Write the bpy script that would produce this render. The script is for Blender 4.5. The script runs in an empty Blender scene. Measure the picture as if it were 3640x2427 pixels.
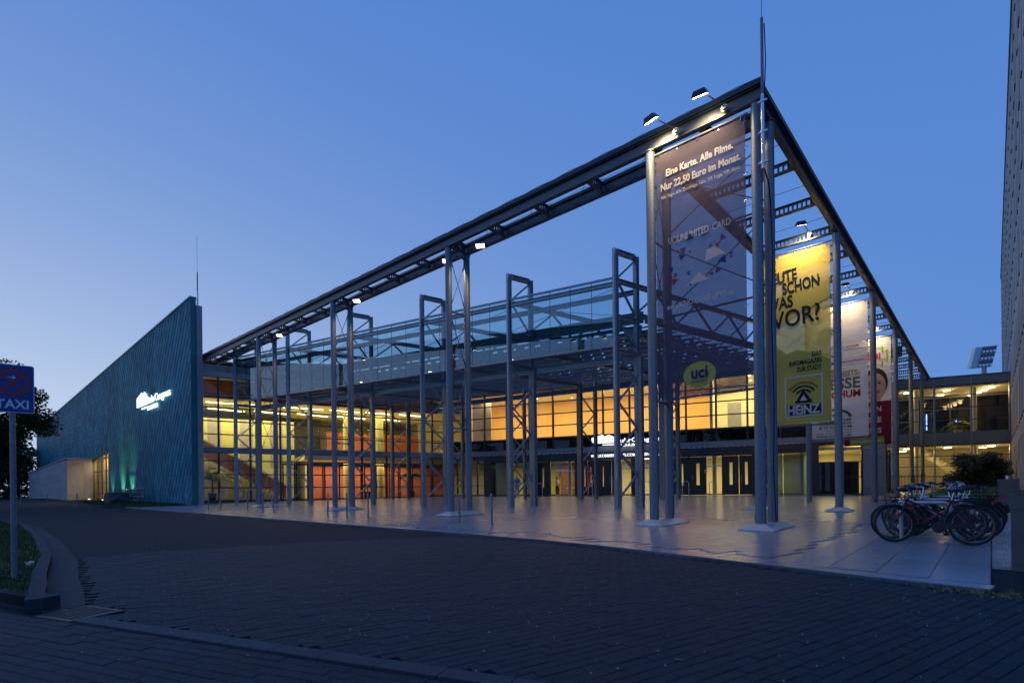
import bpy, math, random
from mathutils import Vector, Matrix
random.seed(11)
sc = bpy.context.scene
R = math.radians
# ------------------------------------------------------------------ camera
cam = bpy.data.cameras.new('camera'); cam_o = bpy.data.objects.new('camera', cam); sc.collection.objects.link(cam_o)
cam.sensor_width = 36; cam.lens = 18.881; cam.shift_y = .14742; cam.clip_start = .1; cam.clip_end = 3000
_yaw, _roll = -.7298, -.0114
_F = Vector((math.sin(_yaw), math.cos(_yaw), 0)); _R = Vector((math.cos(_yaw), -math.sin(_yaw), 0)); _U = Vector((0, 0, 1))
_r = _R*math.cos(_roll)+_U*math.sin(_roll); _u = _U*math.cos(_roll)-_R*math.sin(_roll)
_M = Matrix((_r, _u, -_F)).transposed().to_4x4(); _M.translation = Vector((4.0421, -13.2422, .95)); cam_o.matrix_world = _M
sc.camera = cam_o
# ------------------------------------------------------------------ dusk sky
world = bpy.data.worlds.new('World'); sc.world = world; world.use_nodes = True
nt = world.node_tree; N = nt.nodes; LK = nt.links.new
bg = N['Background']; bg.inputs[1].default_value = 1.0
tc = N.new('ShaderNodeTexCoord'); sep = N.new('ShaderNodeSeparateXYZ'); LK(tc.outputs['Generated'], sep.inputs[0])
def wm(op, a, b=None, c=None, clamp=False):
    n = N.new('ShaderNodeMath'); n.operation = op; n.use_clamp = clamp
    for i, v in enumerate((a, b, c)):
        if v is None: continue
        if isinstance(v, (int, float)): n.inputs[i].default_value = v
        else: LK(v, n.inputs[i])
    return n.outputs[0]
# afterglow lies low in the west (left of the view); blue deepens towards zenith and east
_az = _yaw-R(60); wx, wy = math.sin(_az), math.cos(_az)
zc = wm('MAXIMUM', sep.outputs[2], 0.0)
hor = wm('SQRT', wm('MAXIMUM', wm('SUBTRACT', 1.0, wm('MULTIPLY', zc, zc)), 1e-4))
ca = wm('DIVIDE', wm('ADD', wm('MULTIPLY', sep.outputs[0], wx), wm('MULTIPLY', sep.outputs[1], wy)), hor)
hz = wm('POWER', wm('ADD', wm('MULTIPLY', ca, .5), .5, clamp=True), 3.3)
gl = wm('MULTIPLY', wm('MULTIPLY', wm('POWER', wm('SUBTRACT', 1.0, zc), 2.9), hz), 2.15)
gl = wm('MINIMUM', gl, 1.25)
def rgb(c):
    n = N.new('ShaderNodeRGB'); n.outputs[0].default_value = (*c, 1); return n.outputs[0]
mx = N.new('ShaderNodeMix'); mx.data_type = 'RGBA'; LK(zc, mx.inputs[0]); LK(rgb((.112, .27, .66)), mx.inputs[6]); LK(rgb((.068, .2, .61)), mx.inputs[7])
ad = N.new('ShaderNodeMix'); ad.data_type = 'RGBA'; ad.blend_type = 'ADD'; ad.clamp_factor = False
LK(gl, ad.inputs[0]); LK(mx.outputs[2], ad.inputs[6]); LK(rgb((.31, .285, .14)), ad.inputs[7]); LK(ad.outputs[2], bg.inputs[0])
# last trace of direct dusk light from the west
sun = bpy.data.lights.new('sun', 'SUN'); sun.energy = .06; sun.angle = R(25); sun.color = (1, .86, .72)
sun_o = bpy.data.objects.new('sun', sun); sc.collection.objects.link(sun_o)
sun_o.rotation_euler = Vector((-wx, -wy, -.16)).to_track_quat('-Z', 'Y').to_euler()
vs = sc.view_settings; vs.view_transform = 'Standard'; vs.look = 'None'; vs.exposure = 0; vs.gamma = 1
cy = sc.cycles; cy.use_denoising = True; cy.max_bounces = 8; cy.diffuse_bounces = 4; cy.glossy_bounces = 4; cy.transmission_bounces = 6
cy.transparent_max_bounces = 32; cy.sample_clamp_indirect = 4; cy.caustics_reflective = False; cy.caustics_refractive = False
cy.use_light_tree = True
# ------------------------------------------------------------------ helpers
def g(x, y): return max(-.9, min(1.3, -.0106*x+.0178*y))
GROT = Vector((0, 0, 1)).rotation_difference(Vector((.0106, -.0178, 1)).normalized()).to_matrix()
V = Vector
def link(o): sc.collection.objects.link(o); return o
class MB:
    def __init__(s): s.v = []; s.f = []; s.a = []
    def face(s, pts, a=None):
        b = len(s.v); s.v += [tuple(p) for p in pts]; s.f.append(tuple(range(b, b+len(pts)))); s.a.append(a)
    def box8(s, p, a=None):
        b = len(s.v); s.v += [tuple(q) for q in p]
        for f in ((3, 2, 1, 0), (4, 5, 6, 7), (0, 1, 5, 4), (1, 2, 6, 5), (2, 3, 7, 6), (3, 0, 4, 7)):
            s.f.append(tuple(b+i for i in f)); s.a.append(a)
    def box(s, x0, x1, y0, y1, z0, z1, a=None):
        s.box8([(x0, y0, z0), (x1, y0, z0), (x1, y1, z0), (x0, y1, z0), (x0, y0, z1), (x1, y0, z1), (x1, y1, z1), (x0, y1, z1)], a)
    def bar(s, p, q, w, h, up=(0, 0, 1)):
        p = V(p); q = V(q); d = (q-p).normalized(); up = V(up)
        if abs(d.dot(up)) > .98: up = V((0, 1, 0)) if abs(d.y) < .9 else V((1, 0, 0))
        x = d.cross(up).normalized()*w/2; y = x.cross(d).normalized()*h/2
        s.box8([p-x-y, p+x-y, q+x-y, q-x-y, p-x+y, p+x+y, q+x+y, q-x+y])
    def ibar(s, p, q, w, h, t=.02, up=(0, 0, 1)):
        p = V(p); q = V(q); d = (q-p).normalized(); up = V(up)
        x = d.cross(up).normalized(); y = x.cross(d).normalized()
        s.bar(p, q, t, h-2*t, up)
        for k in (-1, 1): o = y*(k*(h/2-t/2)); s.bar(p+o, q+o, w, t, up)
    def tube(s, p, q, r, n=10, r2=None, caps=True):
        p = V(p); q = V(q); d = (q-p).normalized(); r2 = r if r2 is None else r2
        x = d.orthogonal().normalized(); y = d.cross(x); b = len(s.v)
        for c, rr in ((p, r), (q, r2)):
            for i in range(n):
                a = 2*math.pi*i/n; s.v.append(tuple(c+(x*math.cos(a)+y*math.sin(a))*rr))
        for i in range(n):
            j = (i+1) % n; s.f.append((b+i, b+j, b+n+j, b+n+i)); s.a.append(None)
        if caps:
            s.f.append(tuple(b+n-1-i for i in range(n))); s.a.append(None); s.f.append(tuple(b+n+i for i in range(n))); s.a.append(None)
    def path(s, pts, r, n=8, closed=False):
        pts = [V(p) for p in pts]; m = len(pts); b = len(s.v); x = None
        for i, p in enumerate(pts):
            if closed: d = (pts[(i+1) % m]-pts[i-1]).normalized()
            else: d = (pts[min(i+1, m-1)]-pts[max(i-1, 0)]).normalized()
            x = d.orthogonal().normalized() if x is None else (x-d*x.dot(d)).normalized()
            y = d.cross(x); rr = r[i] if isinstance(r, (list, tuple)) else r
            for k in range(n):
                a = 2*math.pi*k/n; s.v.append(tuple(p+(x*math.cos(a)+y*math.sin(a))*rr))
        for i in range(m if closed else m-1):
            for k in range(n):
                j = (k+1) % n; i2 = (i+1) % m
                s.f.append((b+i*n+k, b+i*n+j, b+i2*n+j, b+i2*n+k)); s.a.append(None)
        if not closed:
            s.f.append(tuple(b+n-1-i for i in range(n))); s.a.append(None); s.f.append(tuple(b+(m-1)*n+i for i in range(n))); s.a.append(None)
    def lathe(s, c, prof, n=16):
        c = V(c); b = len(s.v)
        for r, z in prof:
            for i in range(n):
                a = 2*math.pi*i/n; s.v.append((c.x+r*math.cos(a), c.y+r*math.sin(a), c.z+z))
        for k in range(len(prof)-1):
            for i in range(n):
                j = (i+1) % n; s.f.append((b+k*n+i, b+k*n+j, b+(k+1)*n+j, b+(k+1)*n+i)); s.a.append(None)
        s.f.append(tuple(b+n-1-i for i in range(n))); s.a.append(None)
        s.f.append(tuple(b+(len(prof)-1)*n+i for i in range(n))); s.a.append(None)
    def fr(s, f, s0, s1, n0, n1, z0, z1, a=None):      # box in a facade frame f(s,n,z)
        s.box8([f(s0, n0, z0), f(s1, n0, z0), f(s1, n1, z0), f(s0, n1, z0), f(s0, n0, z1), f(s1, n0, z1), f(s1, n1, z1), f(s0, n1, z1)], a)
    def mesh(s, name):
        me = bpy.data.meshes.new(name); me.from_pydata(s.v, [], s.f); me.validate(); me.update()
        if any(x is not None for x in s.a) and len(me.polygons) == len(s.a):
            at = me.attributes.new('tone', 'FLOAT', 'FACE'); at.data.foreach_set('value', [0. if x is None else x for x in s.a])
        return me
    def build(s, name, mat, parent=None, smooth=False):
        import bmesh
        me = s.mesh(name)
        bm = bmesh.new(); bm.from_mesh(me); bmesh.ops.recalc_face_normals(bm, faces=bm.faces); bm.to_mesh(me); bm.free()
        if mat: me.materials.append(mat)
        if smooth:
            me.polygons.foreach_set('use_smooth', [True]*len(me.polygons))
            if hasattr(me, 'set_sharp_from_angle'): me.set_sharp_from_angle(angle=R(40))
        return put(me, name, parent)
def put(me, name, parent=None):
    o = link(bpy.data.objects.new(name, me))
    if parent is not None:
        o.parent = parent
        if parent.type == 'EMPTY' and not parent.get('_local'): o.matrix_parent_inverse = Matrix.Translation(-parent.location)
    return o
def tag(o, label, cat, group=None, kind=None):
    o['label'] = label; o['category'] = cat
    if group: o['group'] = group
    if kind: o['kind'] = kind
    return o
def struct(o): o['kind'] = 'structure'; return o
def stuff(o): o['kind'] = 'stuff'; return o
def thing(name, label, cat, loc=(0, 0, 0), group=None, local=False):
    o = link(bpy.data.objects.new(name, None)); o.location = loc; o.empty_display_size = .2
    tag(o, label, cat, group)
    if local: LOCAL.append(o); o['_local'] = 1
    return o
LOCAL = []
def copy_tree(o, parent=None):
    c = o.copy(); link(c); c.parent = parent
    for ch in list(o.children): copy_tree(ch, c)
    return c
# ------------------------------------------------------------------ materials
def P(name, col, rough=.6, metal=0., spec=.5, noise=None, bump=None, emit=None, es=1., rnd=0., alpha=None):
    m = bpy.data.materials.new(name); m.use_nodes = True; t = m.node_tree; n = t.nodes; l = t.links.new
    b = n['Principled BSDF']; b.inputs['Base Color'].default_value = (*col, 1); b.inputs['Roughness'].default_value = rough
    b.inputs['Metallic'].default_value = metal; b.inputs['Specular IOR Level'].default_value = spec
    src = None
    if noise or bump:
        tc = n.new('ShaderNodeTexCoord')
    if noise:
        sc_, amt = noise[:2]; nz = n.new('ShaderNodeTexNoise'); nz.inputs['Scale'].default_value = sc_; nz.inputs['Detail'].default_value = 6
        nz.inputs['Roughness'].default_value = .65
        l(tc.outputs['Object'], nz.inputs['Vector'])
        mr = n.new('ShaderNodeMapRange'); mr.inputs[1].default_value = .3; mr.inputs[2].default_value = .7; mr.inputs[3].default_value = 1-amt; mr.inputs[4].default_value = 1+amt
        l(nz.outputs['Fac'], mr.inputs[0]); src = mr.outputs[0]
    if rnd:
        oi = n.new('ShaderNodeObjectInfo'); at = n.new('ShaderNodeAttribute'); at.attribute_name = 'tone'
        sm = n.new('ShaderNodeMath'); sm.operation = 'ADD'; l(oi.outputs['Random'], sm.inputs[0]); l(at.outputs['Fac'], sm.inputs[1])
        fr = n.new('ShaderNodeMath'); fr.operation = 'FRACT'; l(sm.outputs[0], fr.inputs[0])
        mr = n.new('ShaderNodeMapRange'); mr.inputs[3].default_value = 1-rnd; mr.inputs[4].default_value = 1+rnd; l(fr.outputs[0], mr.inputs[0])
        if src is None: src = mr.outputs[0]
        else:
            mu = n.new('ShaderNodeMath'); mu.operation = 'MULTIPLY'; l(src, mu.inputs[0]); l(mr.outputs[0], mu.inputs[1]); src = mu.outputs[0]
    if src is not None:
        mx = n.new('ShaderNodeVectorMath'); mx.operation = 'SCALE'; mx.inputs[0].default_value = col; l(src, mx.inputs['Scale']); l(mx.outputs[0], b.inputs['Base Color'])
    if bump:
        nb = n.new('ShaderNodeTexNoise'); nb.inputs['Scale'].default_value = bump[0]; nb.inputs['Detail'].default_value = 4; l(tc.outputs['Object'], nb.inputs['Vector'])
        bp = n.new('ShaderNodeBump'); bp.inputs['Strength'].default_value = bump[1]; bp.inputs['Distance'].default_value = bump[2] if len(bump) > 2 else .01
        l(nb.outputs['Fac'], bp.inputs['Height']); l(bp.outputs[0], b.inputs['Normal'])
    if emit: b.inputs['Emission Color'].default_value = (*emit, 1); b.inputs['Emission Strength'].default_value = es
    return m
def GLASS(name, tint=(.92, .95, .95), ior=1.45, rough=0., spec=1.):
    m = bpy.data.materials.new(name); m.use_nodes = True; t = m.node_tree; n = t.nodes; l = t.links.new
    n.remove(n['Principled BSDF']); tr = n.new('ShaderNodeBsdfTransparent'); tr.inputs[0].default_value = (*tint, 1)
    gl = n.new('ShaderNodeBsdfGlossy'); gl.inputs['Roughness'].default_value = rough; gl.inputs[0].default_value = (spec, spec, spec, 1)
    f0 = ((ior-1)/(ior+1))**2; lw = n.new('ShaderNodeLayerWeight'); lw.inputs[0].default_value = .5; pw = n.new('ShaderNodeMath'); pw.operation = 'POWER'; pw.inputs[1].default_value = 5; l(lw.outputs['Facing'], pw.inputs[0])
    fr = n.new('ShaderNodeMath'); fr.operation = 'MULTIPLY_ADD'; fr.inputs[1].default_value = .8*(1-f0); fr.inputs[2].default_value = f0; l(pw.outputs[0], fr.inputs[0]); mx = n.new('ShaderNodeMixShader')
    l(fr.outputs[0], mx.inputs[0]); l(tr.outputs[0], mx.inputs[1]); l(gl.outputs[0], mx.inputs[2]); l(mx.outputs[0], n['Material Output'].inputs[0]); return m
def CLOTH(name, col, trans=.25, seed=0, fold=True):     # printed mesh fabric: see-through, lit from both sides
    m = bpy.data.materials.new(name); m.use_nodes = True; t = m.node_tree; n = t.nodes; l = t.links.new
    b = n['Principled BSDF']; b.inputs['Roughness'].default_value = .8; b.inputs['Specular IOR Level'].default_value = .2
    tl = n.new('ShaderNodeBsdfTranslucent'); tp = n.new('ShaderNodeBsdfTransparent'); tp.inputs[0].default_value = (min(1, col[0]*.6+.55), min(1, col[1]*.6+.55), min(1, col[2]*.6+.55), 1)
    if isinstance(col[0], tuple): raise ValueError
    b.inputs['Base Color'].default_value = (*col, 1); tl.inputs[0].default_value = (*col, 1)
    m1 = n.new('ShaderNodeMixShader'); m1.inputs[0].default_value = .35; l(b.outputs[0], m1.inputs[1]); l(tl.outputs[0], m1.inputs[2])
    m2 = n.new('ShaderNodeMixShader'); m2.inputs[0].default_value = trans; l(m1.outputs[0], m2.inputs[1]); l(tp.outputs[0], m2.inputs[2])
    l(m2.outputs[0], n['Material Output'].inputs[0])
    if fold:
        tc = n.new('ShaderNodeTexCoord'); nz = n.new('ShaderNodeTexNoise'); nz.inputs['Scale'].default_value = 1.6; nz.inputs['Detail'].default_value = 3; l(tc.outputs['Object'], nz.inputs[0])
        bp = n.new('ShaderNodeBump'); bp.inputs['Strength'].default_value = .5; bp.inputs['Distance'].default_value = .08; l(nz.outputs[0], bp.inputs['Height'])
        l(bp.outputs[0], b.inputs['Normal']); l(bp.outputs[0], tl.inputs['Normal'])
    return m
M = {}
M['galv'] = P('galvanised_steel', (.18, .205, .24), .45, .4, noise=(26, .32))
M['galv_plain'] = P('galvanised_sheet', (.42, .44, .47), .45, .4, noise=(7, .15))
M['paint'] = P('dark_steel_paint', (.11, .13, .155), .45, .25, noise=(5, .12))
M['cap'] = P('dark_flashing', (.035, .045, .055), .4, .3, noise=(4, .2))
M['steel'] = P('grey_steel_paint', (.25, .275, .31), .4, .35, noise=(6, .12))
M['steel_l'] = P('light_steel_paint', (.36, .38, .41), .36, .4, noise=(6, .12))
M['frame'] = P('anthracite_frame', (.05, .052, .06), .4, .3)
M['rod'] = P('tie_rod_steel', (.16, .14, .13), .45, .5)
M['glass'] = GLASS('facade_glass', (.95, .965, .95), 1.34)
M['cglass'] = GLASS('canopy_glass', (.70, .85, .87), 2.05)
M['dglass'] = GLASS('dark_spandrel_glass', (.16, .19, .20), 1.5)
M['rearglass'] = GLASS('rear_link_glass', (.05, .08, .09), 1.5)
M['brown_glass'] = GLASS('tinted_door_glass', (.42, .36, .22), 1.45)
M['grey_glass'] = GLASS('grey_panel_glass', (.36, .44, .46), 1.6, .12)
M['concrete'] = P('concrete', (.34, .33, .33), .75, noise=(3, .14), bump=(40, .15))
M['white_wall'] = P('pale_render', (.40, .385, .38), .85, noise=(1.2, .06))
M['black'] = P('matt_black', (.008, .008, .009), .9)
M['rubber'] = P('black_rubber', (.012, .012, .013), .75)
M['chrome'] = P('chrome', (.6, .62, .65), .18, 1.)
M['rimsteel'] = P('dull_rim', (.16, .165, .175), .4, .8)
M['dark'] = P('near_black_metal', (.02, .021, .024), .4, .4)
M['copper'] = P('patinated_copper', (.030, .225, .285), .62, .0, spec=.06, noise=(.35, .26), rnd=.26)
M['copper_e'] = P('patinated_copper_edge', (.03, .19, .21), .5, .3, noise=(.8, .15))
M['wood'] = P('stair_wood', (.26, .10, .035), .5, noise=(3, .2))
M['y_conc'] = P('yellow_green_concrete', (.58, .56, .22), .7, noise=(1.1, .08), bump=(6, .1))
M['cream'] = P('cream_plaster', (.80, .74, .52), .8)
M['orange_w'] = P('orange_wall', (.82, .58, .25), .8)
M['red_w'] = P('red_wall', (.46, .145, .085), .75)
M['orange_f'] = P('orange_fascia', (.70, .22, .05), .6)
M['dred'] = P('dark_red_trim', (.20, .03, .02), .5)
M['floor_i'] = P('stone_floor', (.52, .47, .34), .35)
M['brick_w'] = P('white_brick', (.66, .64, .42), .8, noise=(8, .1))
M['skin'] = P('skin', (.55, .34, .25), .5)
M['leaf_palm'] = P('palm_leaf', (.07, .12, .025), .5, rnd=.3)
M['leaf'] = P('tree_leaf', (.05, .095, .025), .55, rnd=.45)
M['leafdark'] = P('dark_leaf', (.022, .04, .016), .55, rnd=.45)
M['bark'] = P('bark', (.06, .045, .035), .9, noise=(9, .3))
M['grass'] = P('grass_blade', (.045, .085, .018), .7, rnd=.4)
M['soil'] = P('lawn_soil', (.02, .042, .014), .95, noise=(2.5, .35))
M['gravel'] = P('gravel', (.30, .29, .28), .9, noise=(60, .4), bump=(70, .6))
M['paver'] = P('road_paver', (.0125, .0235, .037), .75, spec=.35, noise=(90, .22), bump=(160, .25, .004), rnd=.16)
M['slab'] = P('plaza_slab', (.18, .215, .275), .29, noise=(1.3, .14), bump=(45, .04, .003), rnd=.09)
M['kerb'] = P('kerb_stone', (.030, .036, .046), .8, spec=.3, noise=(40, .2), bump=(120, .2, .004), rnd=.1)
M['strip'] = P('flush_strip_stone', (.055, .06, .072), .75, spec=.3, noise=(40, .2), rnd=.1)
M['white'] = P('white_print', (.72, .72, .74), .6)
M['signblue'] = P('sign_blue', (.012, .03, .22), .4)
M['signred'] = P('sign_red', (.42, .012, .015), .4)
M['signwhite'] = P('sign_white', (.72, .74, .78), .4)
M['lit_white'] = P('lit_letters', (.9, .9, .9), .5, emit=(.93, .96, 1.), es=1.6)
M['tube_l'] = P('light_tube', (.9, .85, .6), .5, emit=(1., .86, .48), es=9.)
M['lamp_w'] = P('lamp_lens', (.9, .85, .7), .5, emit=(1., .82, .5), es=16.)
M['lamp_y'] = P('warm_lamp', (.9, .8, .5), .5, emit=(1., .72, .30), es=14.)
M['lamp_b'] = P('blue_lamp', (.1, .2, .9), .5, emit=(.08, .18, 1.), es=9.)
def light(kind, name, loc, energy, color, parent=None, size=.3, size_y=None, rot=None, spot=None, blend=.5, aim=None):
    d = bpy.data.lights.new(name, kind); d.energy = energy; d.color = color
    if kind == 'AREA':
        d.size = size
        if size_y: d.shape = 'RECTANGLE'; d.size_y = size_y
    else: d.shadow_soft_size = size
    if spot: d.spot_size = R(spot); d.spot_blend = blend
    o = link(bpy.data.objects.new(name, d)); o.location = loc
    if aim is not None: o.rotation_euler = (V(aim)-V(loc)).to_track_quat('-Z', 'Y').to_euler()
    elif rot: o.rotation_euler = rot
    if parent is not None:
        o.parent = parent
        if not parent.get('_local'): o.matrix_parent_inverse = Matrix.Translation(-parent.location)
    return o
def text_mb(txt, size, O, rx, up, nrm, depth=.01, align='LEFT', weight=0., sx=1.0, width=None):
    """lettering as a solid mesh lying in the plane (rx, up), nrm pointing at the reader"""
    cu = bpy.data.curves.new('lettering', 'FONT'); cu.body = txt; cu.size = size; cu.align_x = align; cu.extrude = depth/2; cu.offset = weight; cu.resolution_u = 3
    ob = bpy.data.objects.new('lettering', cu); me = bpy.data.meshes.new_from_object(ob); bpy.data.objects.remove(ob); bpy.data.curves.remove(cu)
    O = V(O); rx = V(rx); up = V(up); nrm = V(nrm)
    xs = [v.co.x for v in me.vertices] or [0]
    k = sx if width is None else width/max(1e-6, max(xs)-min(xs))
    x0 = 0 if width is None else (min(xs) if align == 'LEFT' else max(xs) if align == 'RIGHT' else (min(xs)+max(xs))/2)
    for v in me.vertices: v.co = O+rx*((v.co.x-x0)*k)+up*v.co.y+nrm*(v.co.z+depth/2)
    return me
def text(txt, size, O, rx, up, nrm, mat, parent, name='lettering', **kw):
    me = text_mb(txt, size, O, rx, up, nrm, **kw); me.materials.append(mat); return put(me, name, parent)
def plate(pts2, O, rx, up, nrm, depth, mat, parent, name):
    O = V(O); rx = V(rx); up = V(up); nrm = V(nrm); m = MB()
    f = [O+rx*x+up*y+nrm*depth for x, y in pts2]; b = [O+rx*x+up*y for x, y in pts2]
    m.face(f); m.face(b[::-1])
    for i in range(len(f)): j = (i+1) % len(f); m.face([b[i], b[j], f[j], f[i]])
    return m.build(name, mat, parent)
def arcpts(cx, cy, r0, r1, a0, a1, n=18, sy=1.):
    o = [(cx+r1*math.cos(R(a0+(a1-a0)*i/n)), cy+sy*r1*math.sin(R(a0+(a1-a0)*i/n))) for i in range(n+1)]
    i_ = [(cx+r0*math.cos(R(a0+(a1-a0)*i/n)), cy+sy*r0*math.sin(R(a0+(a1-a0)*i/n))) for i in range(n+1)]
    return o+i_[::-1]
# ------------------------------------------------------------------ frames of the place
PX = [0., -2.702, -10.822, -18.941, -27.061]; PD = .9236; PC = 7.7038; PW = -2.702
uu = V((-.97553, -.21989, 0)); ww = V((.23935, .97093, 0)); T5 = V((-8.204, 7.410, 0)); SP = 5.3577
def CU(i, d, z): p = T5+uu*(SP*i)+ww*d; return V((p.x, p.y, z))
K0 = V((-32.74, 18.76, 0)); md = V((.951, .31, 0)).normalized(); mn = V((md.y, -md.x, 0))
def FM(s, n, z): p = K0+md*s+mn*n; return V((p.x, p.y, z))
L0 = V((-38.45, .49, 0)); ld = V((.298, .954, 0)).normalized(); ln = V((ld.y, -ld.x, 0)); LT = 19.15
def FL(s, n, z): p = L0+ld*s+ln*n; return V((p.x, p.y, z))
# ================================================================== GROUND
def sheet(name, poly, dz, mat, thick=0.):
    m = MB(); top = [(x, y, g(x, y)+dz) for x, y in poly]; m.face(top)
    if thick:
        for i in range(len(top)):
            a, b = top[i], top[(i+1) % len(top)]
            m.face([(a[0], a[1], a[2]-thick), (b[0], b[1], b[2]-thick), b, a])
    return m.build(name, mat)
def brickmat(name, col, ang, bw, bh, rough, mortar, amt=.1, bumpd=.006, fine=90, off=.5):
    m = P(name, col, rough, spec=.5 if rough < .5 else .22, noise=(fine, amt)); t = m.node_tree; n = t.nodes; l = t.links.new; b = n['Principled BSDF']
    tc = n.new('ShaderNodeTexCoord'); mp = n.new('ShaderNodeMapping'); mp.inputs['Rotation'].default_value = (0, 0, -ang); l(tc.outputs['Object'], mp.inputs[0])
    br = n.new('ShaderNodeTexBrick'); br.inputs['Scale'].default_value = 1; br.inputs['Brick Width'].default_value = bw; br.inputs['Row Height'].default_value = bh
    br.inputs['Mortar Size'].default_value = mortar; br.inputs['Mortar Smooth'].default_value = .2; br.offset = off
    br.inputs[1].default_value = (1.08, 1.08, 1.08, 1); br.inputs[2].default_value = (.92, .92, .92, 1); br.inputs[3].default_value = (.45, .45, .45, 1)
    l(mp.outputs[0], br.inputs[0]); src = b.inputs['Base Color'].links[0].from_socket
    mu = n.new('ShaderNodeMix'); mu.data_type = 'RGBA'; mu.blend_type = 'MULTIPLY'; mu.inputs[0].default_value = 1; l(src, mu.inputs[6]); l(br.outputs[0], mu.inputs[7]); l(mu.outputs[2], b.inputs['Base Color'])
    bp = n.new('ShaderNodeBump'); bp.inputs['Strength'].default_value = .6; bp.inputs['Distance'].default_value = bumpd; bp.invert = True; l(br.outputs['Fac'], bp.inputs['Height'])
    if b.inputs['Normal'].links: l(b.inputs['Normal'].links[0].from_socket, bp.inputs['Normal'])
    l(bp.outputs[0], b.inputs['Normal']); return m
CA = math.atan2(.968, .2518)          # direction of the road paver courses
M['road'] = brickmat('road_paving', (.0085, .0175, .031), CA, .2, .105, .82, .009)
M['plaza'] = brickmat('plaza_paving', (.195, .225, .28), CA, .8, .2, .25, .005, .16, .004, 1.3)
m = MB(); gx = [-500, -300, -200, -130]+list(range(-120, 121, 10))+[140, 200, 300, 500]
for i in range(len(gx)-1):
    for j in range(len(gx)-1):
        m.face([(x, y, g(x, y)-.045) for x, y in ((gx[i], gx[j]), (gx[i+1], gx[j]), (gx[i+1], gx[j+1]), (gx[i], gx[j+1]))])
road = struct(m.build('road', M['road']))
edge = [(4.02, -5.62), (2.93, -5.47), (1.27, -5.16), (-.29, -4.86), (-1.6, -4.63), (-2.93, -4.5), (-5, -4.46), (-36.2, -4.42)]
poly = edge+[(-35.2, -1.1), (-38.6, .2), (-38.45, .49), (-32.9, 18.9), (-.3, 29.6), (-2.2, 43.6), (4.02, 45.6)]
plaza = struct(sheet('plaza', poly, 0, M['plaza'], .06))
# --- slabs of the plaza one by one (near part), courses run away from the road
def unit_block(bev, h, by=None):
    m = MB(); a, b = .5, .5-bev; c = .5-(by or bev)
    lo = [(-a, -a, -h), (a, -a, -h), (a, a, -h), (-a, a, -h)]; mi = [(-a, -a, -bev*.6), (a, -a, -bev*.6), (a, a, -bev*.6), (-a, a, -bev*.6)]; to = [(-b, -c, 0), (b, -c, 0), (b, c, 0), (-b, c, 0)]
    for A, B in ((lo, mi), (mi, to)):
        for i in range(4): j = (i+1) % 4; m.face([A[i], A[j], B[j], B[i]])
    m.face(to); return m
def edge_y(x):
    for (x0, y0), (x1, y1) in zip(edge, edge[1:]):
        if x1 <= x <= x0: return y0+(y1-y0)*(x0-x)/(x0-x1)
    return -4.42
slabs = []; k = 0; x1 = 4.015
rs = random.Random(3)
while x1 > 1.9:                                          # broad slabs beside the cycle racks
    x0 = x1-.545; xm = (x0+x1)/2; y = edge_y(xm)+.30; y += rs.uniform(0, .1)
    while y < 13:
        ln_ = rs.choice((.55, .8, 1.1, 1.1, 1.1)); slabs.append((xm, y+ln_/2, x1-x0-.007, ln_-.007, 0.)); y += ln_
    x1 = x0
XS = x1; cdv = V((.2518, .9678, 0)).normalized(); cpv = V((cdv.y, -cdv.x, 0)); an = math.atan2(-cdv.x, cdv.y)
for i in range(-90, 60):                                 # narrow slanting courses over the rest of the square
    y = -14+rs.uniform(0, .8)
    while y < 14:
        ln_ = rs.choice((.6, .8, .8, 1.0)); c = cpv*(i*.2)+cdv*(y+ln_/2)+V((-2, 0, 0)); y += ln_
        ok = True
        for e in (-.5, .5):
            q = c+cdv*(ln_*e)
            if q.x > XS-.11 or q.y < edge_y(min(4.0, q.x))+.34: ok = False
        if ok and c.x > -11 and math.hypot(c.x-4.04, c.y+13.24) < 17: slabs.append((c.x, c.y, .195, ln_-.005, an))
camxy = (4.04, -13.24)
slabs.sort(key=lambda s: (s[0]-camxy[0])**2+(s[1]-camxy[1])**2)
ub = unit_block(.006, .03); sl_me = ub.mesh('paving_slab'); sl_me.materials.append(M['slab'])
for x, y, wx_, wy_, an in slabs[:300]:
    o = put(sl_me, 'paving_slab', plaza); mt = Matrix.Translation((x, y, g(x, y)+.011+rs.uniform(-.001, .001)))@GROT.to_4x4()@Matrix.Rotation(an, 4, 'Z')@Matrix.Diagonal((wx_, wy_, 1, 1)); o.matrix_world = mt
m = MB()
for x, y, wx_, wy_, an in slabs[300:]:
    t_ = rs.random(); b_ = len(m.v)
    for v in ub.v: p = GROT@(Matrix.Rotation(an, 3, 'Z')@V((v[0]*wx_, v[1]*wy_, v[2]))); m.v.append((p.x+x, p.y+y, p.z+g(x, y)+.011))
    for f in ub.f: m.f.append(tuple(b_+i for i in f)); m.a.append(t_)
stuff(m.build('paving_slabs_beyond', M['slab'], plaza))
# --- stone edging of the plaza
for i in range(len(edge)-1):
    p, q = V((*edge[i], 0)), V((*edge[i+1], 0)); L = (q-p).length; nseg = max(1, int(L/1.0)) if i < 6 else 26
    dirv = (q-p).normalized(); nv = V((dirv.y, -dirv.x, 0))
    if nv.y < 0: nv = -nv
    for k in range(nseg):
        a = p+dirv*(L*k/nseg+.004); b = p+dirv*(L*(k+1)/nseg-.004); m = MB()
        pts = [a, b, b+nv*.28, a+nv*.28]
        m.box8([(v.x, v.y, g(v.x, v.y)-.06) for v in pts]+[(v.x, v.y, g(v.x, v.y)+.012) for v in pts]); m.build('edging_stone', M['slab'], plaza)
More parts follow.
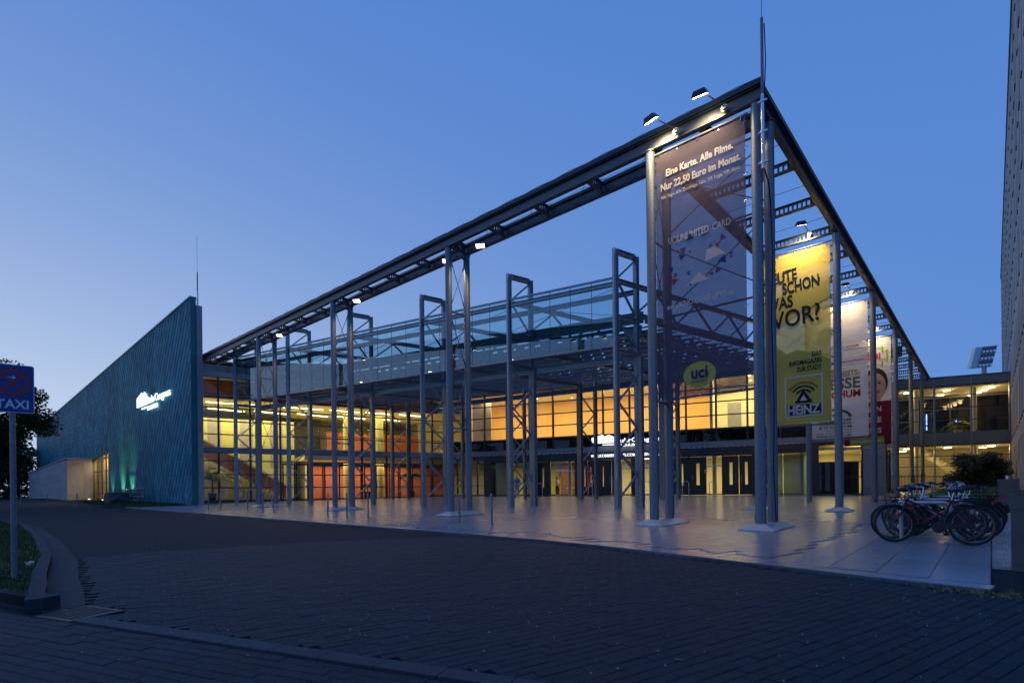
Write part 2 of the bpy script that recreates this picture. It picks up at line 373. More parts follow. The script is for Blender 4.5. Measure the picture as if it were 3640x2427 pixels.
# --- road pavers near the camera
cd = V((.2518, .9678, 0)).normalized(); cx_ = V((cd.y, -cd.x, 0))
K1 = V((-2.35, -12.16, 0)); sd = V((.951, .313, 0)).normalized(); sn = V((-sd.y, sd.x, 0))     # flush kerb strip
def side(x, y): return (V((x, y, 0))-K1).dot(sn)
ISL = [(-3.29, -12.34), (-4.4, -12.17), (-5.54, -12.03), (-8.1, -11.63), (-12.97, -11.18), (-19.3, -10.78), (-24, -11.1), (-29, -12.6), (-32, -16), (-30, -21)]
def inside(p, poly):
    x, y = p; c = False; n = len(poly)
    for i in range(n):
        x1_, y1_ = poly[i]; x2_, y2_ = poly[i-1]
        if (y1_ > y) != (y2_ > y) and x < (x2_-x1_)*(y-y1_)/(y2_-y1_)+x1_: c = not c
    return c
isl_poly = ISL+[(-26.5, -19.5)]
isl_front = [V((-3.29, -12.34, 0))-sd*t for t in (0, 1.2, 4, 12, 24)]
isl_poly = [tuple(p.xy) for p in isl_front[::-1]]+ISL[1:8]
pav = []
for i in range(-150, 90):
    for j in range(-100, 60):
        p = cx_*(i*.105)+cd*(j*.203+(i % 2)*.1)+V((2.0, -9.0, 0))
        d = math.hypot(p.x-camxy[0], p.y-camxy[1])
        if d > 12.5 or d < 1.5: continue
        if (p-V((*camxy, 0))).dot(_F) < .4: continue
        if side(p.x, p.y) < .13: continue
        if p.y > (edge_y(p.x) if p.x < 4.02 else -5.6)-.07: continue
        if inside((p.x, p.y), isl_poly) or inside((p.x+.12, p.y+.05), isl_poly) or inside((p.x, p.y-.40), isl_poly) or inside((p.x-.2, p.y-.3), isl_poly): continue
        if abs((p-V((-2.80, -12.12, 0))).dot(sd)) < .33 and abs((p-V((-2.80, -12.12, 0))).dot(sn)) < .26: continue
        pav.append((p.x, p.y, d, math.atan2(cd.y, cd.x), .2022, .1015))
for i in range(-60, 60):
    for j in range(1, 40):
        p = K1+sd*(i*.203+(j % 2)*.1)-sn*(j*.105+.02)
        d = math.hypot(p.x-camxy[0], p.y-camxy[1])
        if d > 8 or d < 1.2 or (p-V((*camxy, 0))).dot(_F) < .4: continue
        if inside((p.x, p.y), isl_poly): continue
        pav.append((p.x, p.y, d, math.atan2(sd.y, sd.x), .2022, .1015))
pav.sort(key=lambda s: s[2])
def paver_matrix(s):
    rz = rs.uniform(-.008, .008); tl_ = Matrix.Rotation(rs.uniform(-.006, .006), 4, 'X')
    return Matrix.Translation((s[0], s[1], g(s[0], s[1])-.031+rs.uniform(-.0025, .0025)))@GROT.to_4x4()@Matrix.Rotation(s[3]+rz, 4, 'Z')@tl_@Matrix.Diagonal((s[4], s[5], 1, 1))
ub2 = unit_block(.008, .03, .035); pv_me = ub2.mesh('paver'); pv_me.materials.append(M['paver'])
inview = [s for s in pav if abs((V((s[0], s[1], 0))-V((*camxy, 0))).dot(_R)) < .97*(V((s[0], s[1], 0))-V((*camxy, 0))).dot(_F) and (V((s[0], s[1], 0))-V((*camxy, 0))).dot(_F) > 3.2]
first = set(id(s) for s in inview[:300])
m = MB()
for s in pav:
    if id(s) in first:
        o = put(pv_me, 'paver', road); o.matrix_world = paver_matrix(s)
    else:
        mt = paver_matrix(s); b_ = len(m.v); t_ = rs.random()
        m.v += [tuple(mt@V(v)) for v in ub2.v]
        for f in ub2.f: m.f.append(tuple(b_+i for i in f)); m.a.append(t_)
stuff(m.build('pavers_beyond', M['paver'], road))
gpts = [V((x, y, 0)) for x, y in ISL[:8]]
for a, b in zip(gpts, gpts[1:]):
    d = (b-a).normalized(); nv = V((d.y, -d.x, 0)); nv = nv if nv.y > 0 else -nv; L = (b-a).length; n_ = max(1, round(L/1.2))
    for k in range(n_):
        p = a+d*(L*k/n_+.004); q = a+d*(L*(k+1)/n_-.004); pts = [p+nv*.004, q+nv*.004, q+nv*.34, p+nv*.34]; m = MB()
        m.box8([(v.x, v.y, g(v.x, v.y)-.07) for v in pts]+[(v.x, v.y, g(v.x, v.y)-.030) for v in pts]); m.build('gutter_slab', M['paver'], road)
# --- flush kerb strip across the drive
for k in range(-3, 16):
    a = K1+sd*(k*.5-.12+.004); b = K1+sd*((k+1)*.5-.12-.004)
    if k < 0: continue
    pts = [a-sn*.045, b-sn*.045, b+sn*.115, a+sn*.115]; m = MB()
    m.box8([(v.x, v.y, g(v.x, v.y)-.06) for v in pts]+[(v.x, v.y, g(v.x, v.y)-.018) for v in pts]); m.build('kerb_stone', M['strip'], road)
# --- grass island with raised kerb
isl = struct(sheet('grass_island', isl_poly, .085, M['soil'], .1))
kp = [V((x, y, 0)) for x, y in ISL[:9]]
def kerbrun(pts, parent, w=.15, h=.1, step=1.0):
    for i in range(len(pts)-1):
        p, q = pts[i], pts[i+1]; L = (q-p).length; n = max(1, round(L/step)); d = (q-p).normalized(); nv = V((d.y, -d.x, 0))
        if nv.y > 0: nv = -nv
        for k in range(n):
            a = p+d*(L*k/n+.003); b = p+d*(L*(k+1)/n-.003); m = MB(); m_ = [a, b, b+nv*w, a+nv*w]
            m.box8([(v.x, v.y, g(v.x, v.y)-.1) for v in m_]+[(v.x, v.y, g(v.x, v.y)+h) for v in m_]); m.build('kerb_stone', M['kerb'], parent)
kerbrun(kp, isl)
m = MB()
for k in range(12):
    a = V((-3.29, -12.34, 0))-sd*(k*1.0+.003); b = V((-3.29, -12.34, 0))-sd*((k+1)*1.0-.003); m = MB(); q = [a, b, b+sn*.15, a+sn*.15]
    m.box8([(v.x, v.y, g(v.x, v.y)-.1) for v in q]+[(v.x, v.y, g(v.x, v.y)+.103) for v in q]); m.build('kerb_stone', M['kerb'], isl)
def blades(name, region, n, hmin, hmax, z0, mat, label, cat, cxy=None, wid=.006):
    m = MB(); x0, x1, y0, y1 = region[:4]; ok = region[4]; c = 0
    while c < n:
        x = rs.uniform(x0, x1); y = rs.uniform(y0, y1)
        if not ok(x, y): continue
        c += 1; h = rs.uniform(hmin, hmax); a = rs.uniform(0, 6.3); w = wid*rs.uniform(.7, 1.5); lx, ly = rs.gauss(0, h*.4), rs.gauss(0, h*.4); z = g(x, y)+z0
        m.face([(x-w*math.cos(a), y-w*math.sin(a), z), (x+w*math.cos(a), y+w*math.sin(a), z), (x+lx, y+ly, z+h)], rs.random())
    return tag(stuff(m.build(name, mat)), label, cat)
inn = lambda x, y: inside((x, y), isl_poly) and inside((x, y+.16), isl_poly) and inside((x-.05, y-.02), isl_poly)
blades('grass', (-14, -3.3, -16, -11, inn), 34000, .03, .085, .08, M['grass'], 'short grass on the kerbed island under the parking sign', 'grass', wid=.007)
blades('grass', (-26, -14, -18, -10.8, inn), 14000, .05, .1, .07, M['grass'], 'short grass on the far part of the kerbed island', 'grass', wid=.02)
M['fl_y'] = P('yellow_flower', (.6, .5, .03), .7); M['fl_w'] = P('white_flower', (.6, .6, .6), .7)
def dots(name, mat, n, reg, ok, z0, r, label, cat):
    m = MB(); c = 0
    while c < n:
        x = rs.uniform(*reg[:2]); y = rs.uniform(*reg[2:])
        if not ok(x, y): continue
        c += 1; z = g(x, y)+z0+rs.uniform(0, .03); q = r*rs.uniform(.6, 1.3)
        m.face([(x+q*math.cos(t), y+q*math.sin(t), z+.3*q*math.sin(t*2)) for t in (0, 1.05, 2.1, 3.14, 4.2, 5.2)])
    return tag(stuff(m.build(name, mat)), label, cat)
dots('dandelions', M['fl_y'], 240, (-11, -6, -12.6, -11.2), inn, .12, .011, 'yellow flowers dotted in the island grass', 'flowers')
dots('clover', M['fl_w'], 130, (-7, -4, -13.4, -11.9), inn, .11, .008, 'tiny white clover heads in the island grass', 'flowers')
# --- lawn strip before the copper wall and its dark kerb
lawn_poly = [(-36.3, -4.35), (-38.6, -4.9), (-47.4, -4.5), (-52, -3.9), (-64, -3.6), (-95, -4.6), (-95, -1.0), (-36.3, -1.0)]
lawn = struct(sheet('lawn', lawn_poly, .05, M['soil'], .12))
inl = lambda x, y: inside((x, y), lawn_poly)
tag(blades('grass', (-80, -36.4, -5, -1, inl), 16000, .05, .12, .04, M['grass'], 'rough grass strip at the foot of the copper wall', 'grass', wid=.02), 'rough grass strip at the foot of the copper wall', 'grass')
kerbrun([V((x, y, 0)) for x, y in lawn_poly[:6]], lawn, .12, .07, 1.4)
# --- gravel bed and pavers right of the plaza
gv = struct(sheet('gravel_bed', [(4.03, -3.75), (5.3, -3.75), (5.3, 14), (4.03, 14)], -.02, M['gravel']))
pk = struct(sheet('side_path', [(4.03, -5.62), (9, -6.6), (9, -3.76), (4.03, -3.76)], -.012, M['road']))
m = MB()
for k in range(5200):
    x = rs.uniform(4.03, 4.8); y = rs.uniform(-3.74, 4); s = rs.uniform(.006, .016); z = g(x, y)-.02
    p = [(x+s*rs.uniform(.6, 1.2)*math.cos(a), y+s*rs.uniform(.6, 1.2)*math.sin(a), z) for a in (0, 1.6, 3.1, 4.7)]; t_ = (x, y, z+s*rs.uniform(.5, 1.1))
    tn = rs.random()
    for i in range(4): m.face([p[i], p[(i+1) % 4], t_], tn)
M['pebble'] = P('pebble', (.36, .35, .35), .8, rnd=.5)
tag(stuff(m.build('gravel', M['pebble'])), 'loose pale gravel beside the bicycle racks', 'gravel')
# --- iron gully grate, leaf, litter
gr = thing('drain_grate', 'rusty iron drain grate where grass kerb meets the drive', 'drain grate', (-2.80, -12.12, g(-2.8, -12.12)-.03))
def gq(a, b, c, d, z0, z1, nm, mt):
    m = MB(); f = lambda s, n, z: (V((-2.80, -12.12, 0))+sd*s+sn*n).to_tuple()[:2]
    pts = [f(a, c, 0), f(b, c, 0), f(b, d, 0), f(a, d, 0)]
    m.box8([(x, y, g(x, y)+z0) for x, y in pts]+[(x, y, g(x, y)+z1) for x, y in pts]); return m.build(nm, mt, gr)
M['iron'] = P('cast_iron', (.10, .085, .085), .55, .4, noise=(30, .3))
gq(-.3, .3, -.24, .24, -.042, -.036, 'pit', M['black'])
for a, b, c, d in ((-.3, .3, -.24, -.20), (-.3, .3, .20, .24), (-.3, -.26, -.2, .2), (.26, .3, -.2, .2)): gq(a, b, c, d, -.036, -.022, 'frame_bar', M['iron'])
for i in range(7): s_ = -.215+i*.071; gq(s_, s_+.03, -.2, .2, -.034, -.024, 'bar', M['iron'])
m = MB(); lx, ly = 2.37, -9.71; z = g(lx, ly)-.03
ol = [(0, 0), (.02, .014), (.045, .018), (.07, .008), (.085, 0), (.07, -.012), (.045, -.018), (.02, -.012)]
for s_ in (1, -1): m.face([(lx+x*.9-.3*y, ly+y*s_*abs(s_)+x*.25, z+.006+.10*abs(y)+.12*x*(.085-x)*8) for x, y in (ol[:5] if s_ > 0 else [ol[0]]+[(q[0], -q[1]) for q in ol[:3:-1]][::-1])])
M['fallen'] = P('green_leaf', (.09, .16, .04), .5)
tag(m.build('fallen_leaf', M['fallen']), 'single curled green leaf lying on the dark pavers', 'leaf')
cn = thing('drink_can', 'crumpled white drink can lying in the island grass', 'can', (-6.66, -12.07, g(-6.66, -12.07)+.1))
m = MB(); m.path([(-6.69, -12.05, g(-6.66, -12.07)+.125), (-6.665, -12.065, g(-6.66, -12.07)+.128)], [.033, .03], 12); m.build('body', M['white'], cn, True)
m = MB(); m.path([(-6.662, -12.067, g(-6.66, -12.07)+.125), (-6.645, -12.077, g(-6.66, -12.07)+.12)], [.027, .025], 12); m.build('crushed_waist', M['black'], cn, True)
m = MB(); m.path([(-6.644, -12.078, g(-6.66, -12.07)+.122), (-6.61, -12.10, g(-6.66, -12.07)+.118)], [.03, .033], 12); m.build('lid_end', M['white'], cn, True)
dots('litter', M['fl_w'], 260, (-4, 4.5, -12.5, -5.4), lambda x, y: not inside((x, y), isl_poly) and y < edge_y(min(4.0, x))-.05, -.028, .006, 'pale grit and paper flecks scattered over the pavers', 'litter')
# ================================================================== PERGOLA
HT = 10.0
pg = thing('pergola', 'tall open steel pergola with round galvanised columns and slotted cross beams', 'pergola', (0, 0, g(0, 0)))
def column(x, y, z0):
    m = MB(); m.tube((x, y, z0), (x, y, HT-.02), .122, 20); c = m.build('column', M['galv'], pg, True)
    m = MB(); m.tube((x, y, HT-.025), (x, y, HT), .15, 20); m.build('head_plate', M['paint'], c)
def base(x0, x1, y0, y1, h=.16):
    m = MB(); o = .40; i = .135
    b = [(x0-o, y0-o), (x1+o, y0-o), (x1+o, y1+o), (x0-o, y1+o)]; t = [(x0-i, y0-i), (x1+i, y0-i), (x1+i, y1+i), (x0-i, y1+i)]
    B = [(x, y, g(x, y)+.012) for x, y in b]; B2 = [(x, y, g(x, y)+.035) for x, y in b]; T = [(x, y, g(x0, y0)+h) for x, y in t]
    for A, C_ in ((B, B2), (B2, T)):
        for k in range(4): j = (k+1) % 4; m.face([A[k], A[j], C_[j], C_[k]])
    m.face(T); m.build('base_cover', M['galv_plain'], pg)
for k, x in enumerate(PX):
    column(x, 0, g(x, 0)+.1); column(x, PD, g(x, PD)+.1); base(x, x, 0, PD)
RY = [PD+PC*k for k in range(1, 6)]
for k, y in enumerate(RY):
    column(0, y, g(0, y)-.02); column(PW, y, g(PW, y)-.02)
    if k == 0: base(0, 0, y, y, .15); base(PW, PW, y, y, .15)
ZB = HT+.165
def beam(p, q, nm='edge_beam'):
    m = MB(); m.ibar(p, q, .16, .33, .022); b = m.build(nm, M['paint'], pg); return b
def capping(p, q, h=.13, w=.26):
    m = MB(); m.bar(V(p)+V((0, 0, .17+h/2)), V(q)+V((0, 0, .17+h/2)), w, h); b = m.build('flashing', M['cap'], pg)
    m = MB(); p = V(p); q = V(q); n = int((q-p).length/.6); d = (q-p)/n; s_ = V((d.y, -d.x, 0)).normalized()*.1
    pts = []
    for i in range(n+1): pts += [p+d*i+s_+V((0, 0, .18+h+.03*(i % 2)))]
    m.path(pts, .008, 5); m.build('lightning_wire', M['rod'], b)
for p, q in (((-37.1, 0, ZB), (.14, 0, ZB)), ((0, .09, ZB), (0, 47.4, ZB))): beam(p, q); capping(p, q)
for p, q in (((-36.2, PD, ZB), (-.09, PD, ZB)), ((PW, PD+.09, ZB), (PW, 46.6, ZB))): beam(p, q, 'inner_beam'); capping(p, q, .05, .18)
def slotted(a, b, n, h, z):
    a = V(a); b = V(b); m = MB(); hh = h*.24
    A = V((a.x, a.y, z)); B = V((b.x, b.y, z))
    for dz in (h/2-hh/2, -h/2+hh/2): m.bar(A+V((0, 0, dz)), B+V((0, 0, dz)), .03, hh)
    m.bar(A+V((0, 0, h/2)), B+V((0, 0, h/2)), .13, .015); m.bar(A-V((0, 0, h/2)), B-V((0, 0, h/2)), .13, .015)
    d = (B-A)/n; s_ = d.normalized()
    for i in range(n+1):
        w = .05 if 0 < i < n else .3
        c = A+d*i; m.bar(c-s_*w/2 if i else A, c+s_*w/2 if i < n else B, .03, h-2*hh+.002)
    return m.build('slotted_purlin', M['paint'], pg)
lx = [0-.0]
x = PX[1]
xs = [PX[1]+(PX[2]-PX[1])*k/4 for k in range(17)]+[PX[1]/2]
for x in xs:
    if x > -36.5: slotted((x, .08, 0), (x, PD-.08, 0), 7, .28, HT+.17)
py = [PD+PC/3*k for k in range(1, 18)]
for y in py: slotted((PW+.08, y, 0), (-.08, y, 0), 19, .28, HT+.15)
m = MB()
for i in range(17):
    y0 = PD+PC/3*i; m.tube((PW, y0+PC/6, HT+.1), (0, y0+PC/6, HT+.1), .008, 5)
for i in range(6): m.tube((PW, PD+PC*i, HT+.08), (0, PD+PC*i+PC/3, HT+.08), .008, 5)
for i in range(16):
    x0 = xs[i]; x1_ = xs[i]-2.03; m.tube((x0, 0, HT+.08), ((x0+x1_)/2, PD, HT+.1), .008, 5); m.tube(((x0+x1_)/2, PD, HT+.1), (x1_, 0, HT+.08), .008, 5)
m.build('roof_wire', M['rod'], pg)
def bracing(p, q, levels=(9.82, 7.67, 5.52, 3.37), rodr=.013):
    p = V(p); q = V(q); d = (q-p).normalized(); a = p+d*.11; b = q-d*.11
    for z in levels:
        m = MB(); m.tube((*a.xy, z), (*b.xy, z), .03, 8); m.bar((*a.xy, z), (*(a+d*.12).xy, z), .03, .09); m.bar((*(b-d*.12).xy, z), (*b.xy, z), .03, .09); m.build('strut', M['galv'], pg)
    for z1, z0 in zip(levels, levels[1:]):
        for (s0, s1) in ((a, b), (b, a)):
            m = MB(); A = V((*s0.xy, z1-.22)); B = V((*s1.xy, z0+.22)); m.tube(A, B, rodr, 6)
            e = (B-A).normalized(); m.tube(A+e*.02, A+e*.3, .022, 6); m.tube(B-e*.3, B-e*.02, .022, 6)
            m.bar(A+V((0, 0, .12)), A, .02, .07); m.bar(B-V((0, 0, .12)), B, .02, .07); m.build('tie_rod', M['rod'], pg)
for x in PX[1:]: bracing((x, 0, 0), (x, PD, 0))
bracing((PX[1], PD, 0), (0, PD, 0), (9.8, 7.9, 5.8, 3.5), .015)
for y in RY[:4]: bracing((PW, y+.05, 0), (0, y+.05, 0), (9.6, 7.5, 5.4, 3.3), .012)
# lightning rods
def rod(name, label, x, y, z0, z1, z2, z3, r0):
    t = thing(name, label, 'lightning rod', (x, y, z0))
    m = MB(); m.tube((x, y, z0), (x, y, z1), r0, 10); m.build('clamped_tube', M['chrome'], t, True)
    m = MB(); m.tube((x, y, z1), (x, y, z2), r0*.8, 10); m.build('mast', M['galv'], t, True)
    m = MB(); m.tube((x, y, z2), (x, y, z3), r0*.2, 6); m.build('tip', M['galv'], t)
    for k in range(3):
        z = z0+.15+k*(z1-z0-.3)/2; m = MB(); m.bar((x-r0*2.4, y, z), (x+r0*2.4, y, z), .03, .04); m.tube((x, y, z-.03), (x, y, z+.03), r0*1.25, 10); m.build('clamp', M['chrome'], t)
    return t
lr = rod('lightning_rod', 'slim steel lightning mast clamped to the pergola corner column', .19, -.17, 8.3, 10.0, 11.75, 13.6, .042)
m = MB(); m.path([(.19, -.12, 8.35), (.22, .1, 8.1), (.17, .42, 7.7), (.20, .44, 6.5), (.16, .43, 5), (.19, .45, 3), (.17, .43, 1.4), (.2, .47, .2)], .016, 6)
m.path([(.24, -.16, 11.6), (.26, -.15, 10.8), (.23, -.14, 10.2), (.25, -.13, 9.4)], .014, 6); m.build('cable', M['rubber'], lr, True)
rod('lightning_rod', 'thin lightning rod on the concrete fin of the copper wall', -35.45, -.4, 13.5, 14.6, 15.9, 18.3, .045)
# ================================================================== FLOODLIGHTS
WARM = (1., .72, .36)
def lamp_head(t, c, fw, w=.40, h=.17, lens=M['lamp_w']):
    """sloping reflector housing; c centre of lens, fw the way the lens looks"""
    c = V(c); fw = V(fw).normalized(); s_ = V((0, 0, 1)).cross(fw); s_ = s_.normalized() if s_.length > .1 else V((1, 0, 0)); u_ = fw.cross(s_).normalized()
    a = [c+s_*(x*w/2)+u_*(y*h/2) for x, y in ((-1, -1), (1, -1), (1, 1), (-1, 1))]; b = [c-fw*.13+s_*(x*w/3.2)+u_*(y*h/3.5)-u_*.03 for x, y in ((-1, -1), (1, -1), (1, 1), (-1, 1))]
    m = MB(); m.box8(a+b); m.build('housing', M['paint'], t)
    m = MB(); e = fw*.004; m.face([c+(p-c)*.86+e for p in a]); m.build('lens', lens, t)
def arm_lamp(label, plate_p, head_p, aim, power, group, spot=75):
    t = thing('floodlight', label, 'floodlight', plate_p, group)
    pp = V(plate_p); hp = V(head_p); fw = (V(aim)-hp).normalized()
    m = MB(); m.tube(pp, pp+V((0, -.07, 0)), .085, 16); m.tube(pp+V((0, -.07, 0)), pp+V((0, -.12, 0)), .06, 16); m.build('mount', M['galv_plain'], t)
    m = MB(); m.path([pp+V((0, -.1, 0)), pp+V((0, -.16, .02)), hp-fw*.12], .016, 7); m.build('arm', M['rod'], t)
    lamp_head(t, hp, fw)
    light('SPOT', 'beam', hp+fw*.03, power, WARM, t, .08, spot=spot, blend=.8, aim=aim); return t
arm_lamp('arm floodlight over the purple banner, nearer the pergola corner', (-.68, -.10, 10.12), (-1.08, -.62, 10.36), (-1.15, 0, 9.2), 260, 'banner floodlights', 120)
arm_lamp('arm floodlight over the purple banner, nearer the second pylon', (-1.9, -.10, 10.12), (-2.35, -.62, 10.36), (-2.2, 0, 9.2), 330, 'banner floodlights', 120)
for y, lb, pw in ((RY[0], 'yellow', 420), (RY[1], 'white trade fair', 420), (RY[2], 'maroon and white', 400)):
    arm_lamp('floodlight box on the slotted beam above the %s banner' % lb, (-.8, y-.05, HT+.18), (-.95, y-.72, HT+.34), (-1.2, y, 9.1), pw, 'banner floodlights', 120)
def beam_lamp(label, x, y, z, dx):
    t = thing('floodlight', label, 'floodlight', (x, y, z), 'pylon floodlights')
    m = MB(); m.path([(x-dx*.75, .12, z+.22), (x-dx*.45, y, z+.2), (x, y, z+.13)], .016, 6); m.build('arm', M['rod'], t)
    m = MB(); m.tube((x-dx*.75, .09, z+.22), (x-dx*.75, .2, z+.22), .08, 12); m.build('mount', M['dark'], t)
    lamp_head(t, (x, y, z), (.25, -.35, -1), .34, .2)
    light('SPOT', 'beam', (x, y, z-.03), 170, WARM, t, .1, spot=150, blend=.6, aim=(x, y, 0)); return t
for x, nm in ((-9.45, 'second'), (-17.4, 'third'), (-25.1, 'fourth')):
    beam_lamp('glowing floodlight under the pergola beam by the %s pylon from its corner' % nm, x, .3, 9.72, 1)
beam_lamp('small floodlight just left of the second pylon under the pergola beam', -11.25, .3, 9.72, -1)
# ================================================================== BANNERS
def banner(label, yb, x0, x1, z0, z1, mat, seed):
    t = thing('banner', label, 'banner', ((x0+x1)/2, yb, z0), 'banners hung in the pergola bays')
    m = MB(); nx, nz = 14, 40; rb = random.Random(seed); ph = [rb.uniform(0, 6) for _ in range(6)]
    def off(u, v):
        e = min(1, 6*u*(1-u)*4)*.5
        return .42*(.016*math.sin(5*u+3.1*v+ph[0])+.012*math.sin(9*u-7*v+ph[1])+.007*math.sin(26*v+4*u+ph[2])*e+.012*math.exp(-7*(1-v))*math.sin(24*u+ph[3])+.01*math.exp(-6*v)*math.sin(20*u+ph[4]))
    for j in range(nz+1):
        for i in range(nx+1):
            u_, v_ = i/nx, j/nz; m.v.append((x0+(x1-x0)*u_, yb+off(u_, v_), z0+(z1-z0)*v_))
    for j in range(nz):
        for i in range(nx): b = j*(nx+1)+i; m.f.append((b, b+1, b+nx+2, b+nx+1)); m.a.append(None)
    cl = m.build('cloth', mat, t, True)
    m = MB(); m.tube((x0-.06, yb, z1+.06), (x1+.06, yb, z1+.06), .028, 8); m.build('top_pole', M['galv'], t, True)
    m = MB(); m.path([(x0-.12, yb, z0-.03), ((x0+x1)/2, yb, z0-.06), (x1+.12, yb, z0-.03)], .007, 5); m.build('bottom_rope', M['rod'], t)
    m = MB(); k = 0; zz = z0+.1
    while zz < z1:
        for xa, xb in ((x0+.02, x0-.07), (x1-.02, x1+.07)):
            m.path([(xa, yb-.02, zz), ((xa+xb)/2, yb-.03, zz+.03), (xb, yb, zz+.055)], .009, 5); m.tube((xa, yb-.022, zz), (xa, yb+.022, zz), .018, 8)
        zz += .62
    for i in range(5):
        xx = x0+.1+(x1-x0-.2)*i/4
        for zz, dz in ((z1-.03, .07), (z0+.03, -.06)): m.tube((xx, yb-.022, zz), (xx, yb+.022, zz), .018, 8); m.path([(xx, yb-.02, zz), (xx+.01, yb-.03, zz+dz)], .009, 5)
    stuff(m.build('lashings', M['chrome'], t))
    return t
BX, BU, BN = V((1, 0, 0)), V((0, 0, 1)), V((0, -1, 0))
def btext(t, yb, txt, size, x, z, mat, align='LEFT', weight=0., width=None, tilt=0.):
    rx = V((math.cos(tilt), 0, math.sin(tilt))); up = V((-math.sin(tilt), 0, math.cos(tilt)))
    return text(txt, size, (x, yb-.027, z), rx, up, BN, mat, t, depth=.002, align=align, weight=weight, width=width)
def bplate(t, yb, pts, mat, nm, lift=.044): return plate(pts, (0, yb-lift+.021, 0), BX, BU, BN, .001, mat, t, nm)
C_ = {}
for nm, col, tr in (('purple', (.125, .105, .165), .34), ('yellow', (.86, .68, .14), .17), ('whitecloth', (.72, .71, .72), .13), ('maroon', (.22, .018, .05), .12), ('olive', (.55, .54, .15), .2),
                    ('ink', (.02, .025, .05), .1), ('paleprint', (.66, .66, .70), .12), ('bluep', (.03, .05, .25), .12), ('yel2', (.66, .6, .16), .15), ('redp', (.5, .03, .04), .1), ('greyp', (.2, .2, .19), .1), ('goldp', (.42, .33, .2), .1),
                    ('greenp', (.06, .22, .09), .1), ('limep', (.34, .5, .06), .1), ('skinp', (.62, .42, .33), .12), ('hairp', (.05, .035, .03), .1), ('pinkp', (.42, .06, .14), .2), ('violet', (.13, .11, .27), .2), ('browny', (.28, .2, .05), .15)):
    C_[nm] = CLOTH('print_'+nm, col, tr, fold=nm in ('purple', 'yellow', 'whitecloth', 'maroon'))
XA, XB = -2.56, -.26
t1 = banner('dark purple cinema banner with white lettering and yellow oval logo', 0., XA, XB, 3.34, 9.79, C_['purple'], 1)
btext(t1, 0, 'Eine Karte. Alle Filme.', .25, XB-.27, 9.16, C_['paleprint'], 'RIGHT', .008, 1.72)
btext(t1, 0, 'Nur 22,50 Euro im Monat.', .25, XB-.1, 8.82, C_['paleprint'], 'RIGHT', .008, 2.04)
btext(t1, 0, 'Alle Tage. Alle Zuschläge. Film, 3D, Loge, VIP, iSens.', .12, XB-.1, 8.6, C_['paleprint'], 'RIGHT', 0, 2.04)
btext(t1, 0, 'UCI', .24, XA+.36, 7.36, C_['paleprint'], 'LEFT', -.002, .22); btext(t1, 0, 'UNLIMITED', .24, XA+.60, 7.36, C_['paleprint'], 'LEFT', .008, .82); btext(t1, 0, '-CARD', .24, XA+1.45, 7.36, C_['paleprint'], 'LEFT', -.002, .5)
btext(t1, 0, 'www.KINO-OHNE-LIMIT.de', .21, (XA+XB)/2, 5.66, C_['paleprint'], 'CENTER', .004, 1.72)
rp = random.Random(5)
for k in range(22):                                    # scattered paper triangles printed round the card
    a = rp.uniform(0, 6.28); cx = (XA+XB)/2+math.cos(a)*rp.uniform(.55, 1.02); cz = 6.75+math.sin(a)*rp.uniform(.2, .62)+.0; s_ = rp.uniform(.03, .13); th = rp.uniform(0, 6)
    bplate(t1, 0, [(cx+s_*math.cos(th+q), cz+s_*math.sin(th+q)) for q in (0, 2.0, 4.0+rp.uniform(-.4, .4))], C_[rp.choice(('pinkp', 'violet', 'violet', 'bluep', 'violet'))], 'printed_triangle', .044+.0006*k)
bplate(t1, 0, [(-1.25, 6.65), (-.75, 6.72), (-.98, 6.95), (-1.2, 6.92)], C_['paleprint'], 'printed_card'); bplate(t1, 0, [(-1.75, 6.15), (-1.15, 6.2), (-1.4, 6.42)], C_['paleprint'], 'printed_card')
for row in range(7):                                   # rows of cinema seats printed as rounded backs
    w = .50*(.80**row); z = 4.05+.26*sum(.78**q for q in range(row)); n = int(2.3/w)+1
    for i in range(n):
        cx = -1.41+(i-(n-1)/2)*w*1.02+(.08 if row % 2 else 0)
        if cx-w*.48 < XA+.03 or cx+w*.48 > XB-.03: continue
        bplate(t1, 0, arcpts(cx, z, w*.43, w*.47, 15, 165, 12, .55), C_['violet'], 'printed_seat', .040+.0004*row)
bplate(t1, 0, [(-1.42+.42*math.cos(R(a)), 3.86+.33*math.sin(R(a))) for a in range(0, 360, 12)], C_['yel2'], 'logo_oval', .046)
me = text_mb('uci', .42, (-1.42, -.031, 3.78), BX, BU, BN, depth=.002, align='CENTER', weight=.012, width=.42); me.materials.append(C_['bluep']); put(me, 'lettering', t1)
plate(arcpts(-1.40, 3.86, .20, .222, -150, 40, 20, .45), (0, -.035, 0), BX, BU, BN, .001, C_['redp'], t1, 'logo_swoosh')
btext(t1, -.006, 'KINOWELT', .09, -1.42, 3.66, C_['bluep'], 'CENTER', 0, .42)
t2 = banner('yellow city magazine banner with rough black headline and radio mast logo', RY[0], XA, XB+.06, 3.36, 9.72, C_['yellow'], 2); yb = RY[0]
bplate(t2, yb, [(XA+.02, 3.4), (XB+.04, 3.4), (XB+.04, 5.6), (XB-.5, 5.9), (XB-1.0, 6.1), (XB-1.4, 6.0), (XB-1.9, 6.5), (XA+.02, 6.2)], C_['olive'], 'printed_ground', .036)
bplate(t2, yb, [(XA+.02, 8.0), (XB-1.2, 8.35), (XB-.5, 8.2), (XB+.04, 8.5), (XB+.04, 7.8), (XB-.8, 7.5), (XB-1.5, 7.1), (XA+.02, 6.8)], C_['yel2'], 'printed_wave', .036)
